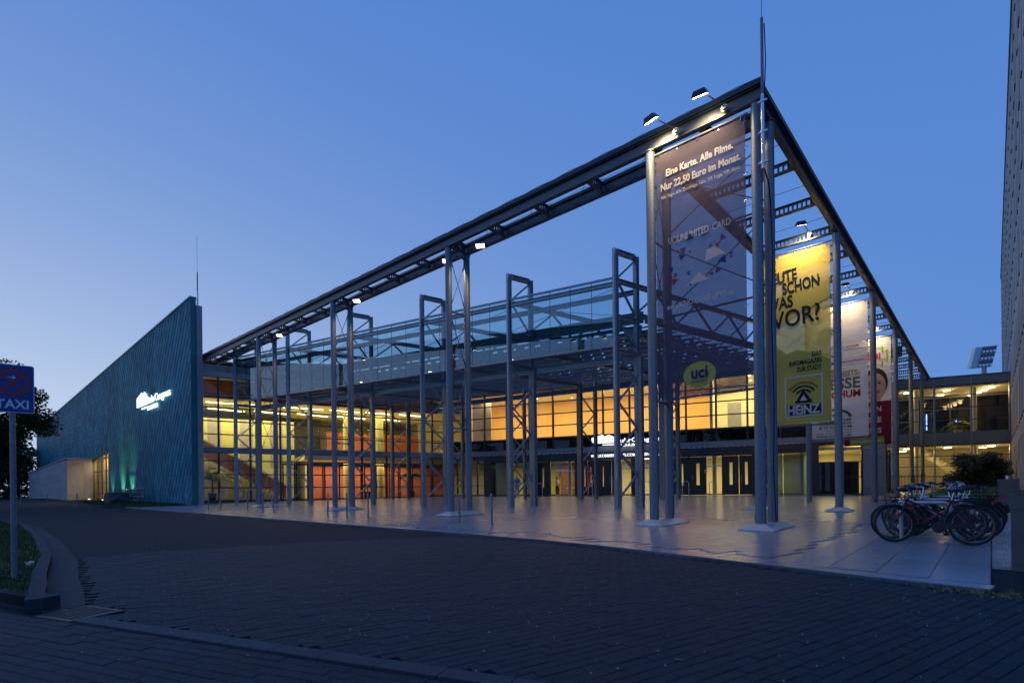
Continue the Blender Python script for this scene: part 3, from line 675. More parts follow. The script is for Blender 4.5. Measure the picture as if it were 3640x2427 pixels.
for s_, xr, z, w, h in (('HEUTE', XB-1.0, 8.72, 1.1, .5), ('SCHON', XB-.28, 8.3, 1.22, .5), ('WAS', XB-1.14, 7.75, .95, .52), ('VOR?', XB-.25, 7.06, 1.62, .76)):
    btext(t2, yb, s_, h*1.18, xr, z, C_['ink'], 'RIGHT', .014, w, .05)
for s_, z in (('DAS', 5.78), ('INFOMAGAZIN', 5.53), ('ZUR STADT', 5.28)): btext(t2, yb, s_, .235, XB-.24, z, C_['ink'], 'RIGHT', .006, {'DAS': .3, 'INFOMAGAZIN': 1.06, 'ZUR STADT': .82}[s_])
bx0, bx1, bz0, bz1 = XB-1.47, XB-.2, 3.62, 5.12
for p in ([(bx0, bz0), (bx1, bz0), (bx1, bz0+.05), (bx0, bz0+.05)], [(bx0, bz1-.05), (bx1, bz1-.05), (bx1, bz1), (bx0, bz1)], [(bx0, bz0+.05), (bx0+.05, bz0+.05), (bx0+.05, bz1-.05), (bx0, bz1-.05)], [(bx1-.05, bz0+.05), (bx1, bz0+.05), (bx1, bz1-.05), (bx1-.05, bz1-.05)]): bplate(t2, yb, p, C_['paleprint'], 'logo_frame')
cx = (bx0+bx1)/2
for r_ in (.24, .38, .52): bplate(t2, yb, arcpts(cx, 4.32, r_, r_+.065, 32, 148, 16), C_['browny' if r_ > .5 else 'ink'], 'logo_wave')
bplate(t2, yb, [(cx-.3, 4.12), (cx+.3, 4.12), (cx, 4.62)], C_['ink'], 'logo_mast'); bplate(t2, yb, [(cx-.12, 4.2), (cx+.12, 4.2), (cx, 4.42)], C_['paleprint'], 'logo_mast_hole', .047)
bplate(t2, yb, [(bx0+.07, bz0+.07), (bx1-.07, bz0+.07), (bx1-.07, 4.06), (bx0+.07, 4.06)], C_['ink'], 'logo_panel'); btext(t2, yb-.003, 'HEiNZ', .46, cx, 3.72, C_['paleprint'], 'CENTER', .016, 1.08)
t3 = banner('white health fair banner with grey and red lettering and green arc', RY[1], XA, XB+.06, 3.40, 9.66, C_['whitecloth'], 3); yb = RY[1]
for r_, c in ((.18, 'greyp'), (.29, 'greyp'), (.40, 'goldp')): bplate(t3, yb, arcpts(XA+.75, 8.25, r_, r_+.06, 20, 250, 22), C_[c], 'logo_ring')
bplate(t3, yb, arcpts(XA+.75, 8.25, .40, .46, -20, 15, 8), C_['redp'], 'logo_ring'); btext(t3, yb, 'G', .34, XA+.64, 8.12, C_['greyp'], 'LEFT', .012)
btext(t3, yb, 'GESUNDHEITSMESSE', .11, XB-.83, 7.62, C_['greyp'], 'RIGHT', 0, 1.0); btext(t3, yb, 'BOCHUM', .12, XB-.3, 7.62, C_['redp'], 'RIGHT', .004, .5)
bplate(t3, yb, [(XA+.12, 6.95), (XB-.1, 6.95), (XB-.1, 6.985), (XA+.12, 6.985)], C_['violet'], 'printed_rule')
btext(t3, yb, 'Ihre', .4, XA+.3, 6.5, C_['goldp'], 'LEFT', 0); btext(t3, yb, 'GESUNDHEITS-', .36, XB-.25, 6.28, C_['goldp'], 'RIGHT', .012, 2.0); btext(t3, yb, 'MESSE', .7, XB-.25, 5.7, C_['greyp'], 'RIGHT', .02, 1.75); btext(t3, yb, 'BOCHUM', .46, XB-.25, 5.28, C_['redp'], 'RIGHT', .014, 1.75)
bplate(t3, yb, arcpts(XB-1.35, 4.3, .62, .78, 8, 172, 20, .62), C_['greenp'], 'logo_arc')
for s_, z, w in (('MEDIZINISCHES', 4.18, 1.35), ('QUALITÄTSNETZ', 4.02, 1.35), ('B O C H U M', 3.86, 1.35)): btext(t3, yb, s_, .125, XB-.62, z, C_['ink'], 'RIGHT', .004, w)
btext(t3, yb, 'Verbund der', .115, XB-.62, 3.72, C_['greenp'], 'RIGHT', 0, 1.1); btext(t3, yb, 'haus- und fachärzte', .125, XB-.62, 3.58, C_['greenp'], 'RIGHT', 0, 1.5); btext(t3, yb, 'www.medqn.de', .17, XB-.62, 3.44, C_['ink'], 'RIGHT', .002, 1.5)
t4 = banner('white and maroon job portal banner with smiling portrait and green label', RY[2], XA, XB+.06, 3.46, 9.62, C_['whitecloth'], 4); yb = RY[2]
lg = [(XA+.5, 8.05), (XB-.35, 8.05), (XB-.35, 8.35), (XB-.12, 8.35), (XB-.12, 8.85), (XB-.35, 8.85), (XB-.35, 9.1), (XA+.5, 9.1)]
for i in range(len(lg)):
    a, b = V(lg[i]), V(lg[(i+1) % len(lg)]); d = (b-a).normalized()*.04; n_ = V((-d.y, d.x)); bplate(t4, yb, [tuple(a-d), tuple(b+d), tuple(b+d+n_*1.2), tuple(a-d+n_*1.2)], C_['limep'], 'logo_frame', .044+.0004*i)
btext(t4, yb, 'JOBMEDI', .5, XB-.45, 8.42, C_['redp'], 'RIGHT', .016, 1.8)
fx, fz = XB-.72, 6.9
bplate(t4, yb, [(fx+.62*math.cos(R(a)), fz+.15+.86*math.sin(R(a))) for a in range(0, 360, 10)], C_['hairp'], 'portrait_hair', .040)
bplate(t4, yb, [(fx+.52*math.cos(R(a)), fz-.05+.78*math.sin(R(a))) for a in range(0, 360, 10)], C_['skinp'], 'portrait_face', .043)
bplate(t4, yb, [(fx-.3, fz-1.1), (fx+.3, fz-1.1), (fx+.25, fz-.6), (fx-.25, fz-.6)], C_['skinp'], 'portrait_neck', .042)
for sx_ in (-1, 1):
    bplate(t4, yb, [(fx+sx_*.22+.09*math.cos(R(a)), fz+.12+.045*math.sin(R(a))) for a in range(0, 360, 20)], C_['hairp'], 'portrait_eye', .046); bplate(t4, yb, arcpts(fx+sx_*.22, fz+.1, .15, .18, 50, 130, 8), C_['hairp'], 'portrait_brow', .046)
bplate(t4, yb, arcpts(fx, fz-.18, .22, .29, 205, 335, 14), C_['redp'], 'portrait_mouth', .046); bplate(t4, yb, [(fx-.07, fz-.16), (fx+.07, fz-.16), (fx+.02, fz+.08), (fx-.02, fz+.08)], C_['goldp'], 'portrait_nose', .0455)
bplate(t4, yb, [(XA+.02, 3.48), (XB+.04, 3.48), (XB+.04, 5.98), (XA+.02, 5.98)], C_['maroon'], 'printed_ground', .048)
for s_, z, w in (('BERUFE IN', 5.4, 1.7), ('PFLEGE', 4.78, 1.3), ('SOZIALES', 4.16, 1.75)): btext(t4, yb-.008, s_, .42, XB-.42, z, C_['paleprint'], 'RIGHT', .012, w)
bplate(t4, yb, [(XA+.35, 3.52), (XB-.35, 3.52), (XB-.3, 3.57), (XB-.3, 3.9), (XB-.35, 3.95), (XA+.35, 3.95), (XA+.3, 3.9), (XA+.3, 3.57)], C_['limep'], 'printed_label', .052); btext(t4, yb-.012, 'www.jobmedi.de', .26, XB-.42, 3.65, C_['paleprint'], 'RIGHT', .004, 1.5)
# ================================================================== CANOPY
cp = thing('entrance_canopy', 'flat steel entrance canopy on latticed towers with hanging glass apron', 'canopy', T5+V((0, 0, .2)))
DB = 1.302; LR = 11.22; HC = 11.6
ua = uu; wa = ww
def hpost(m, p, z0, z1, fx, fy, b=.2, t=.018):
    """H section post at p; fx web direction"""
    p = V(p); c = b/2
    for k in (-1, 1):
        o = fx*(k*(c-t/2)); a = p+o; m.box8([a+fx*(i*t/2)+fy*(j*c)+V((0, 0, z)) for z in (z0, z1) for i, j in ((-1, -1), (1, -1), (1, 1), (-1, 1))])
    m.box8([p+fx*(i*(c-t))+fy*(j*t/2)+V((0, 0, z)) for z in (z0, z1) for i, j in ((-1, -1), (1, -1), (1, 1), (-1, 1))])
wperp = V((wa.y, -wa.x, 0))
def zigzag(i, d0, d1, z0, n, h, r=.045):
    for k in range(n):
        a = CU(i, d0 if k % 2 == 0 else d1, z0+h*k); b = CU(i, d1 if k % 2 == 0 else d0, z0+h*(k+1)); m = MB(); m.bar(a, b, .07, .08, up=tuple(wperp)); m.build('lattice_bar', M['steel'], cp)
for i in range(6):
    p = CU(i, 0, 0); m = MB(); hpost(m, p, g(p.x, p.y), HC, wa, wperp, .2); po = m.build('front_post', M['steel_l'], cp)
    m = MB(); q = p-wa*.115; m.bar((q.x, q.y, g(p.x, p.y)+1.9), (q.x, q.y, HC-.25), .12, .03, up=tuple(wa)); m.build('front_cladding', M['steel_l'], po)
    m = MB(); m.bar((p.x, p.y, g(p.x, p.y)), (p.x, p.y, g(p.x, p.y)+1.25), .23, .23, up=tuple(wa)); m.build('foot_casing', M['steel'], po)
    p = CU(i, DB, 0); m = MB(); hpost(m, p, g(p.x, p.y), HC-.05, wa, wperp, .2); m.build('rear_post', M['steel'], cp)
    p2 = p+wperp*.21; m = MB(); hpost(m, p2, g(p2.x, p2.y), 7.05, wa, wperp, .19); m.build('rear_post', M['steel'], cp)
    zigzag(i, .08, DB-.08, .62, 6, 1.07)
    for a, b in (((DB, 7.35), (.08, 8.5)), ((.08, 10.25), (DB, 8.75)), ((.08, 10.3), (DB, 11.4))):
        m = MB(); m.bar(CU(i, *a), CU(i, *b), .07, .09, up=tuple(wperp)); m.build('lattice_bar', M['steel'], cp)
    for z, h in ((11.47, .24), (10.2, .2), (8.62, .2), (7.12, .16)):
        m = MB(); m.ibar(CU(i, .1, z), CU(i, DB-.1, z), .14, h, .016); m.build('tower_beam', M['steel'], cp)
    # roof truss running back over the deck
    LT_ = LR+DB
    for z, h in ((10.2, .2), (8.9, .2)):
        m = MB(); m.ibar(CU(i, DB+.1, z), CU(i, LT_, z if z > 9.5 else 8.9), .16, h, .018); m.build('truss_chord', M['steel'], cp)
    nb = 8
    for k in range(nb):
        d0 = DB+(LT_-DB)*k/nb; d1 = DB+(LT_-DB)*(k+1)/nb; za, zb_ = (8.98, 10.1) if k % 2 == 0 else (10.1, 8.98); m = MB(); m.bar(CU(i, d0, za), CU(i, d1, zb_), .08, .09, up=tuple(wperp)); m.build('truss_diagonal', M['steel'], cp)
    m = MB()
    if i < 5: m.tube(CU(i, .1, 9.9), CU(i+1, .1, 8.8), .014, 6); m.tube(CU(i, DB, 8.8), CU(i+1, DB, 10.1), .014, 6); m.tube(CU(i, DB, 8.6), CU(i+.5, LR/2, 8.6), .012, 6); m.tube(CU(i+1, DB, 8.6), CU(i+.5, LR/2, 8.6), .012, 6); m.build('wind_brace', M['steel'], cp)
    # rear towers
    for d in (LR, LR+DB):
        p = CU(i, d, 0); m = MB(); hpost(m, p, g(p.x, p.y), 8.9, wa, wperp, .2); m.build('rear_post', M['steel'], cp)
        if d == LR: p2 = p-wperp*.21; m = MB(); hpost(m, p2, g(p2.x, p2.y), 8.9, wa, wperp, .18); m.build('rear_post', M['steel'], cp)
    zigzag(i, LR+.08, LR+DB-.08, .75, 6, 1.07)
for d, z, h in ((DB-.02, 6.98, .30), (.02, 10.05, .18), (DB, 9.95, .2), (LR-.05, 7.55, .3), (LR+DB, 8.75, .24)):
    m = MB(); m.ibar(CU(0, d, z), CU(5, d, z), .16, h, .018); m.build('longitudinal_beam', M['steel'], cp)
# perforated joists
def joist(d, z0, z1, i0=0., i1=5., pitch=.62, r=.15):
    m = MB(); a = CU(i0, d, 0); b = CU(i1, d, 0); L = (b-a).length; n = int(L/pitch); dv = (b-a)/n; zc_ = (z0+z1)/2; e = dv.normalized()
    for k in range(n):
        p = a+dv*k; q = a+dv*(k+1); c = (p+q)/2; hw = dv.length/2; hh = (z1-z0)/2
        ring = [c+e*(r*math.cos(t))+V((0, 0, zc_+r*math.sin(t))) for t in [math.pi*(2*j+1)/8 for j in range(8)]]
        out = [c+e*(x*hw)+V((0, 0, zc_+y*hh)) for x, y in ((1, .42), (.42, 1), (-.42, 1), (-1, .42), (-1, -.42), (-.42, -1), (.42, -1), (1, -.42))]
        for j in range(8): j2 = (j+1) % 8; m.face([out[j], out[j2], ring[j2], ring[j]])
        for x, y in ((1, 1), (-1, 1), (-1, -1), (1, -1)): m.face([c+e*(x*hw)+V((0, 0, zc_+y*hh)), c+e*(x*.42*hw)+V((0, 0, zc_+y*hh)), c+e*(x*hw)+V((0, 0, zc_+y*.42*hh))])
    s_ = V((0, 0, 0))
    for z in (z0, z1): m.bar(a+V((0, 0, z)), b+V((0, 0, z)), .12, .014)
    return m.build('perforated_joist', M['steel'], cp)
for k in range(11): joist(DB+.35+(LR-DB-.6)*k/10, 8.02, 8.5)
m = MB()
for k in range(12): d = DB+.1+(LR-DB)*k/11; m.bar(CU(0, d, 8.57), CU(5, d, 8.57), .04, .06)
m.build('batten', M['steel'], cp)
for i in range(6):
    m = MB(); m.ibar(CU(i, DB+.15, 7.9), CU(i, LR, 7.9), .14, .2, .016); m.build('cross_beam', M['steel'], cp)
# roof deck with deep edge
m = MB()
def deckbox(i0, i1, d0, d1, z0, z1, nm, mt):
    m = MB(); p = [CU(i0, d0, 0), CU(i1, d0, 0), CU(i1, d1, 0), CU(i0, d1, 0)]; m.box8([(v.x, v.y, z0) for v in p]+[(v.x, v.y, z1) for v in p]); return m.build(nm, mt, cp)
M['deck'] = P('roof_deck', (.10, .145, .155), .5, .3, noise=(2, .1))
deckbox(-.03, 5.03, DB+.16, DB+.24, 8.56, 9.08, 'roof_fascia', M['deck'])
deckbox(-.05, -.03, DB+.3, LR+DB, 8.56, 8.9, 'roof_fascia', M['deck'])
m = MB()
for k in range(60):
    a = CU(k*5/60+.01, LR-.35, 8.0); b = CU((k+1)*5/60-.008, LR-.35, 8.0); m.bar(a, b, .02, .09)
stuff(m.build('gutter_strip', M['galv_plain'], cp))
# glass apron: five panes per bay, steel rails
for i in range(5):
    for k in range(5):
        a = CU(i+.02+k*.192, -.02, 0); b = CU(i+.02+(k+1)*.192-.004, -.02, 0); n_ = V((ua.y, -ua.x, 0)); m = MB()
        m.box8([(p.x, p.y, z) for z in (7.38, 10.28) for p in (a, b, b+n_*.012, a+n_*.012)]); m.build('glass_pane', M['cglass'], cp)
    for z, w in ((10.32, .07), (7.34, .06)):
        m = MB(); m.bar(CU(i+.018, -.02, z), CU(i+.982, -.02, z), .09, w); m.build('glass_rail', M['steel_l'], cp)
    for k in range(1, 5):
        m = MB(); a = CU(i+.02+k*.192-.002, .01, 0); m.bar((a.x, a.y, 7.36), (a.x, a.y, 10.3), .02, .03, up=tuple(ua)); m.build('pane_fin', M['frame'], cp)
# small downlights under the canopy
def downlight(label, p, power, mat='lamp_y', grp='canopy downlights', r=.09):
    p = V(p); t = thing('downlight', label, 'lamp', p, grp); m = MB(); m.tube(p+V((0, 0, .0)), p+V((0, 0, .1)), r*1.15, 12); m.build('housing', M['steel'], t)
    m = MB(); m.tube(p-V((0, 0, .012)), p+V((0, 0, .0)), r, 12); m.build('lens', M[mat], t)
    if power: light('SPOT', 'beam', p-V((0, 0, .03)), power, (1, .8, .5), t, .06, spot=120, blend=.7, aim=p-V((0, 0, 2)))
for i in (1, 2, 3): downlight('small lamp under the canopy roof', CU(i+.35, 2.1, 7.93), 30)
# ================================================================== CONGRESS HALL
cb = thing('congress_hall', 'glazed congress hall with a long copper clad wall and yellow lit foyers', 'building', (-34, 8, .4))
ZF = .6
def part(fn, name, mat, parent=None, smooth=False):
    m = MB(); fn(m); return m.build(name, mat, parent or cb, smooth)
def fbox(F, s0, s1, n0, n1, z0, z1, name, mat, parent=None): return part(lambda m: m.fr(F, s0, s1, n0, n1, z0, z1), name, mat, parent)
# ---- copper wall: sloping roofline, rhombic tiles
YW = -.88; WX0, WX1 = -35.3, -101.
def ztop(x): return 14.15+(x-WX0)*(14.15-11.08)/(WX0-WX1)
def zbot(x):                                             # foot of cladding; window band cut from -57.9 on
    return .25+.0*x if x > -57.9 else 5.22+(x+57.9)*.0612
m = MB(); xs_ = [WX0, -57.9, -57.901, WX1]
m.box8([(WX0, YW+.02, .1), (WX0, YW+.3, .1), (-57.9, YW+.3, .1), (-57.9, YW+.02, .1), (WX0, YW+.02, ztop(WX0)-.1), (WX0, YW+.3, ztop(WX0)-.1), (-57.9, YW+.3, ztop(-57.9)-.1), (-57.9, YW+.02, ztop(-57.9)-.1)])
m.box8([(-57.9, YW+.02, zbot(-57.901)), (-57.9, YW+.3, zbot(-57.901)), (WX1, YW+.3, zbot(WX1)), (WX1, YW+.02, zbot(WX1)), (-57.9, YW+.02, ztop(-57.9)-.1), (-57.9, YW+.3, ztop(-57.9)-.1), (WX1, YW+.3, ztop(WX1)-.1), (WX1, YW+.02, ztop(WX1)-.1)])
cw = m.build('copper_wall', M['frame'], cb)
TW, TH = .66, 1.04
def clip(poly, f):                                       # Sutherland-Hodgman against f(p)>=0
    out = []
    for i in range(len(poly)):
        a, b = poly[i-1], poly[i]; fa, fb = f(a), f(b)
        if (fa >= 0) != (fb >= 0): t = fa/(fa-fb); out.append((a[0]+(b[0]-a[0])*t, a[1]+(b[1]-a[1])*t))
        if fb >= 0: out.append(b)
    return out
tiles = []
nx_ = int((WX0-WX1)/(TW/2))+2; nz_ = int(15/(TH/2))+2
for i in range(nx_):
    for j in range(nz_):
        if (i+j) % 2: continue
        cx, cz = WX0-i*TW/2, .25+j*TH/2; gp = .006
        q_ = [(cx+TW/2-gp, cz), (cx, cz+TH/2-gp*1.5), (cx-TW/2+gp, cz), (cx, cz-TH/2+gp*1.5)]; lp_ = lambda a, b, f: (a[0]+(b[0]-a[0])*f, a[1]+(b[1]-a[1])*f); po = [lp_(q_[0], q_[1], .05), lp_(q_[1], q_[0], .05), lp_(q_[2], q_[3], .05), lp_(q_[3], q_[2], .05)]
        po = clip(po, lambda p: WX0-.02-p[0]); po = clip(po, lambda p: p[0]-WX1-.02) if po else po
        po = clip(po, lambda p: ztop(p[0])-.06-p[1]) if po else po
        if not po: continue
        if cx > -57.9+TW/2: po = clip(po, lambda p: p[1]-.25)
        elif cx < -57.9-TW/2: po = clip(po, lambda p: p[1]-zbot(min(-57.901, p[0])))
        else:
            if cz < 5.3: po = clip(po, lambda p: p[0]+57.9); po = clip(po, lambda p: p[1]-.25) if po else po
        if len(po) < 3: continue
        full = len(po) == 4 and abs(po[0][0]-po[2][0]) > TW*.82 and abs(po[1][1]-po[3][1]) > TH*.82
        tiles.append((cx, cz, po, full))
def tile_geo(m, po, cx, cz, tone, dx=0, dz=0):
    y1_, y0_ = YW-.012, YW+.02; tl = .016                # each tile laps the one below: lower tip stands proud
    f = [(x-dx, y1_-tl*max(0, (cz-z)/(TH/2)), z-dz) for x, z in po]; b = [(x-dx, y0_, z-dz) for x, z in po]
    m.face(f, tone)
    for i in range(len(po)): j = (i+1) % len(po); m.face([b[i], b[j], f[j], f[i]], tone)
full = sorted([t for t in tiles if t[3]], key=lambda t: -t[0])[:300]; fid = set(id(t) for t in full)
tm = MB(); t0 = full[0]; tile_geo(tm, t0[2], t0[0], t0[1], 0., t0[0], t0[1]); tme = tm.mesh('copper_tile'); tme.materials.append(M['copper'])
m = MB()
for t in tiles:
    if id(t) in fid:
        o = put(tme, 'copper_tile', cw); o.location = (t[0], 0, t[1])
    else: tile_geo(m, t[2], t[0], t[1], random.random())
stuff(m.build('copper_tiles_beyond', M['copper'], cw))
part(lambda m: m.box8([(WX0+.02, YW-.06, ztop(WX0)-.1), (WX0+.02, YW+.36, ztop(WX0)-.1), (WX1, YW+.36, ztop(WX1)-.1), (WX1, YW-.06, ztop(WX1)-.1), (WX0+.02, YW-.06, ztop(WX0)), (WX0+.02, YW+.36, ztop(WX0)), (WX1, YW+.36, ztop(WX1)), (WX1, YW-.06, ztop(WX1))]), 'coping', M['copper_e'], cw)
for k in range(8): part(lambda m: m.box(WX0, WX0+.03, YW-.04, YW+.32, .3+k*1.72, .3+(k+1)*1.72-.015), 'end_panel', M['copper_e'], cw)
part(lambda m: m.box(WX0-.9, WX0+.03, YW-.055, YW-.03, .3, 3.6), 'service_door', M['copper_e'], cw) if False else None
for k in range(8): part(lambda m: m.box(-35.75, -35.17, YW+.33, YW+.66, .1+k*1.69, .1+(k+1)*1.69-.012), 'concrete_fin', M['concrete'])
# window band under the copper wall
part(lambda m: m.box(-101, -57.92, YW+1.75, YW+1.8, .3, 5.3), 'band_back_wall', M['orange_w'])
for k in range(14):
    x = -57.95-k*1.72
    part(lambda m: m.box(x-.05, x+.05, YW+.12, YW+.24, .3, zbot(min(x, -57.95))-.02), 'band_mullion', M['frame'])
    if k < 13:
        zt = zbot(min(x-1.6, -58)); part(lambda m: m.box(x-1.66, x-.06, YW+.16, YW+.18, .35, zt), 'band_pane', M['glass'])
        for z in (1.35, 2.4, 3.5): part(lambda m: m.box(x-1.66, x-.06, YW+.13, YW+.22, z-.03, z+.03), 'band_transom', M['frame']) if k < 4 else None
part(lambda m: m.box(-101, -57.92, YW+.3, YW+1.8, 5.32, 5.4), 'band_ceiling', M['cream'])
light('AREA', 'band_light', (-63, YW+1.0, 5.2), 420.0, (1, .78, .36), cb, 11, 1.)
# ---- curtain walls ----------------------------------------------------------
LV = [.62, 1.56, 2.53, 3.52]; UV = [5.46, 6.42, 7.40, 8.38, 9.36]
def curtain(F, stations, name, upper_only=False, s_end=None):
    fa = part(lambda m: m.fr(F, stations[0], stations[-1], -.12, .06, 4.13, 4.51), name, M['steel'])
    for k, s in enumerate(stations):
        for z0, z1 in (((.3, 4.12),) if not upper_only else ())+((4.52, 9.6),): fbox(F, s-.07, s+.07, -.16, .03, z0, z1, 'mullion', M['frame'], fa)
    for a, b in zip(stations, stations[1:]):
        zs = ([] if upper_only else [(LV[i], LV[i+1]) for i in range(3)]+[(3.52, 4.12)])+[(4.52, UV[0])]+[(UV[i], UV[i+1]) for i in range(4)]
        for z0, z1 in zs:
            mt = M['dglass'] if upper_only and z0 == 4.52 else M['glass']
            fbox(F, a+.055, b-.055, -.05, -.03, z0+.03, z1-.03, 'pane', mt, fa)
            fbox(F, a+.055, b-.055, -.1, .02, z1-.04, z1+.04, 'transom', M['frame'], fa)
        if not upper_only: fbox(F, a+.055, b-.055, -.1, .02, .3, LV[0]+.03, 'sill', M['frame'], fa)
    return fa
sl = [0.]+[1.31+2.09*k for k in range(9)]
lf = curtain(FL, sl+[LT], 'left_facade')
sm = [.05]+[2.02+2.093*k for k in range(15)]
mf = curtain(FM, sm, 'main_facade', True)
# door row framing behind left facade: paired glazed doors
for a, b in ((5.6, 7.5), (7.7, 9.65), (9.85, 11.7), (11.9, 13.8), (14, 15.85), (16.1, 17.9)):
    mid = (a+b)/2
    for s0, s1 in ((a, mid-.02), (mid+.02, b)):
        d = fbox(FL, s0, s0+.1, -.02, .05, .45, 3.42, 'door', M['frame'], lf)
        for q in ((s1-.1, s1, .45, 3.42), (s0+.1, s1-.1, 3.28, 3.42), (s0+.1, s1-.1, .45, .6)): fbox(FL, q[0], q[1], -.02, .05, q[2], q[3], 'door_rail', M['frame'], lf)
        if rs.random() < .8: part(lambda m: m.tube(FL(mid-.13 if s0 < mid-.5 else mid+.13, .09, 1.4), FL(mid-.13 if s0 < mid-.5 else mid+.13, .09, 2.1), .018, 8), 'door_pull', M['chrome'], lf)
# upper fascias and roofs
fbox(FL, -.3, LT+.3, -.3, .12, 9.62, 9.98, 'fascia', M['steel_l']); fbox(FL, -.3, LT, -.2, -.1, 9.98, 10.6, 'clerestory', M['dglass']); fbox(FL, -.4, LT+.4, -.3, .3, 10.6, 10.75, 'eaves', M['paint'])
fbox(FM, 0, 34.2, -.3, .1, 9.45, 10.1, 'fascia', M['paint']); fbox(FM, -.5, 34.2, -16, -.3, 9.95, 10.15, 'flat_roof', M['deck'])
rf = MB(); nrib = 22
for k in range(nrib):
    n0, n1 = .25-k*(5./nrib), .25-(k+1)*(5./nrib)
    def rz(t, n): return 10.76+(.25-n)*(.16+.02*t)
    rf.face([FL(-.4, n0, rz(0, n0)), FL(11, n0, rz(11, n0)), FL(11, n1, rz(11, n1)-.05), FL(-.4, n1, rz(0, n1)-.05)]); rf.face([FL(-.4, n1, rz(0, n1)-.05), FL(11, n1, rz(11, n1)-.05), FL(11, n1, rz(11, n1)), FL(-.4, n1, rz(0, n1))])
M['ribroof'] = P('ribbed_metal_roof', (.13, .15, .17), .45, .4)
rf.build('ribbed_roof', M['ribroof'], cb)
fbox(FL, -.4, LT+8, -14, -9.0, 9.9, 10.1, 'flat_roof', M['deck'])
# ---- left foyer -------------------------------------------------------------
fbox(FL, 0, LT+9, -14, -.16, .35, ZF, 'foyer_floor', M['floor_i'])
fbox(FL, 0, LT+8, -14, -1.5, 8.36, 8.5, 'foyer_ceiling', M['cream'])
fbox(FL, -.2, LT, -1.55, -1.4, 8.50, 9.62, 'orange_fascia', M['orange_f']); fbox(FL, -.2, LT, -1.6, -1.36, 8.30, 8.5, 'red_trim', M['dred'])
fbox(FL, -.2, LT+1, -1.4, -.17, 9.62, 9.7, 'soffit', M['cream'])
fbox(FL, -1, LT+8, -14.2, -14, ZF, 8.4, 'foyer_back_wall', M['cream']); part(lambda m: m.box(-53.5, -38.6, .06, .2, ZF, 9.6), 'foyer_end_wall', M['cream'])
bl = fbox(FL, -1.6, 7.2, -9.5, -4.6, ZF, 7.2, 'concrete_block', M['y_conc'])
for k in range(1, 6): fbox(FL, -1.6, 7.22, -4.598, -4.590, ZF+k*1.1-.012, ZF+k*1.1+.012, 'shutter_joint', M['concrete'], bl)
for k in range(4): fbox(FL, -.6+k*2.3-.012, -1.6+k*2.3+.012, -4.598, -4.590, ZF, 7.2, 'shutter_joint', M['concrete'], bl)
# stair along the block, timber balustrade
sp_ = [(-.9+k*.3, 5.0-k*.183) for k in range(25)]
for s, z in sp_: part(lambda m: m.fr(FL, s, s+.3, -4.4, -3.1, z-.2, z-.02), 'stair_step', M['brick_w'])
def balu(n):
    m = MB(); a = [FL(-.9, n, 5.0-.35), FL(6.3, n, .35+.3), FL(6.3, n, 1.75), FL(-.9, n, 6.05)]; o = ln*.06
    m.box8([a[0], a[1], a[1]+o, a[0]+o, a[3], a[2], a[2]+o, a[3]+o]); m.build('balustrade', M['wood'], cb)
    m = MB(); m.tube(FL(-.9, n+.12, 6.1), FL(6.3, n+.12, 1.85), .03, 8); m.build('handrail', M['chrome'], cb)
balu(-3.05)
fbox(FL, -1.2, -.9, -3.06, -3.0, 4.7, 6.05, 'balustrade', M['wood'])
fbox(FL, -1.2, 6.5, -4.55, -4.45, ZF, 3.2, 'brick_wall', M['brick_w']); fbox(FL, .8, 5.6, -2.6, -2.56, 1.50, 1.56, 'red_rail', M['red_w'])
# mezzanine
mz = fbox(FL, 7.6, LT+6, -12, -2.3, 3.9, 4.25, 'mezzanine', M['cream']); fbox(FL, 7.6, LT+6, -2.3, -2.1, 3.85, 4.75, 'mezzanine_edge', M['cream'], mz)
m = MB()
for k in range(120): s = 7.7+k*.13; m.bar(FL(s, -2.2, 4.75), FL(s, -2.2, 5.85), .012, .03)
m.bar(FL(7.6, -2.2, 5.87), FL(LT+5, -2.2, 5.87), .05, .04); stuff(m.build('mezzanine_railing', M['dark'], cb))
fbox(FL, 10.8, LT+1, -9.2, -9, 4.25, 7.0, 'red_wall', M['red_w']); fbox(FL, LT+1, LT+6, -9.2, -9, 4.25, 8.3, 'cream_wall', M['cream']); fbox(FL, 7.2, 10.6, -11, -10.8, 4.25, 8.3, 'dark_wall', M['frame'])
fbox(FL, 8.4, LT+6, -6.7, -6.5, ZF, 3.5, 'red_wall', M['red_w']); fbox(FL, 8.2, 8.4, -9, -5.5, ZF, 3.9, 'pier', M['cream'])
for s, n in ((11.6, -4.2), (14.6, -4.4)): part(lambda m: m.tube(FL(s, n, ZF), FL(s, n, 8.36), .36, 20), 'round_column', M['y_conc'], None, True)
def ceiling_tube(F, s0, n0, s1, n1, z, label):
    t = thing('strip_light', label, 'lamp', F((s0+s1)/2, (n0+n1)/2, z), 'foyer strip lights'); m = MB(); m.bar(F(s0, n0, z), F(s1, n1, z), .06, .04); m.build('tube', M['tube_l'], t)
    m = MB(); m.bar(F(s0, n0, z+.05), F(s1, n1, z+.05), .12, .04); m.build('housing', M['cream'], t)
for k in range(6): ceiling_tube(FL, .6+k*3.1, -3.2, 3.2+k*3.1, -3.4, 8.24, 'slim strip light in the left foyer ceiling, in the row nearer the glass')
for k in range(5): ceiling_tube(FL, .8+k*3.5, -6.6, 3.6+k*3.5, -7.4, 8.24, 'slim strip light in the left foyer ceiling, in the row farther from the glass')
YEL = (1., .80, .34)
light('AREA', 'foyer_light', FL(3.5, -3.0, 8.15), 455.4, YEL, cb, 7, 2.2, rot=(0, 0, math.atan2(ld.y, ld.x)))
light('AREA', 'foyer_light', FL(12.5, -4.5, 8.15), 455.4, YEL, cb, 9, 4, rot=(0, 0, math.atan2(ld.y, ld.x)))
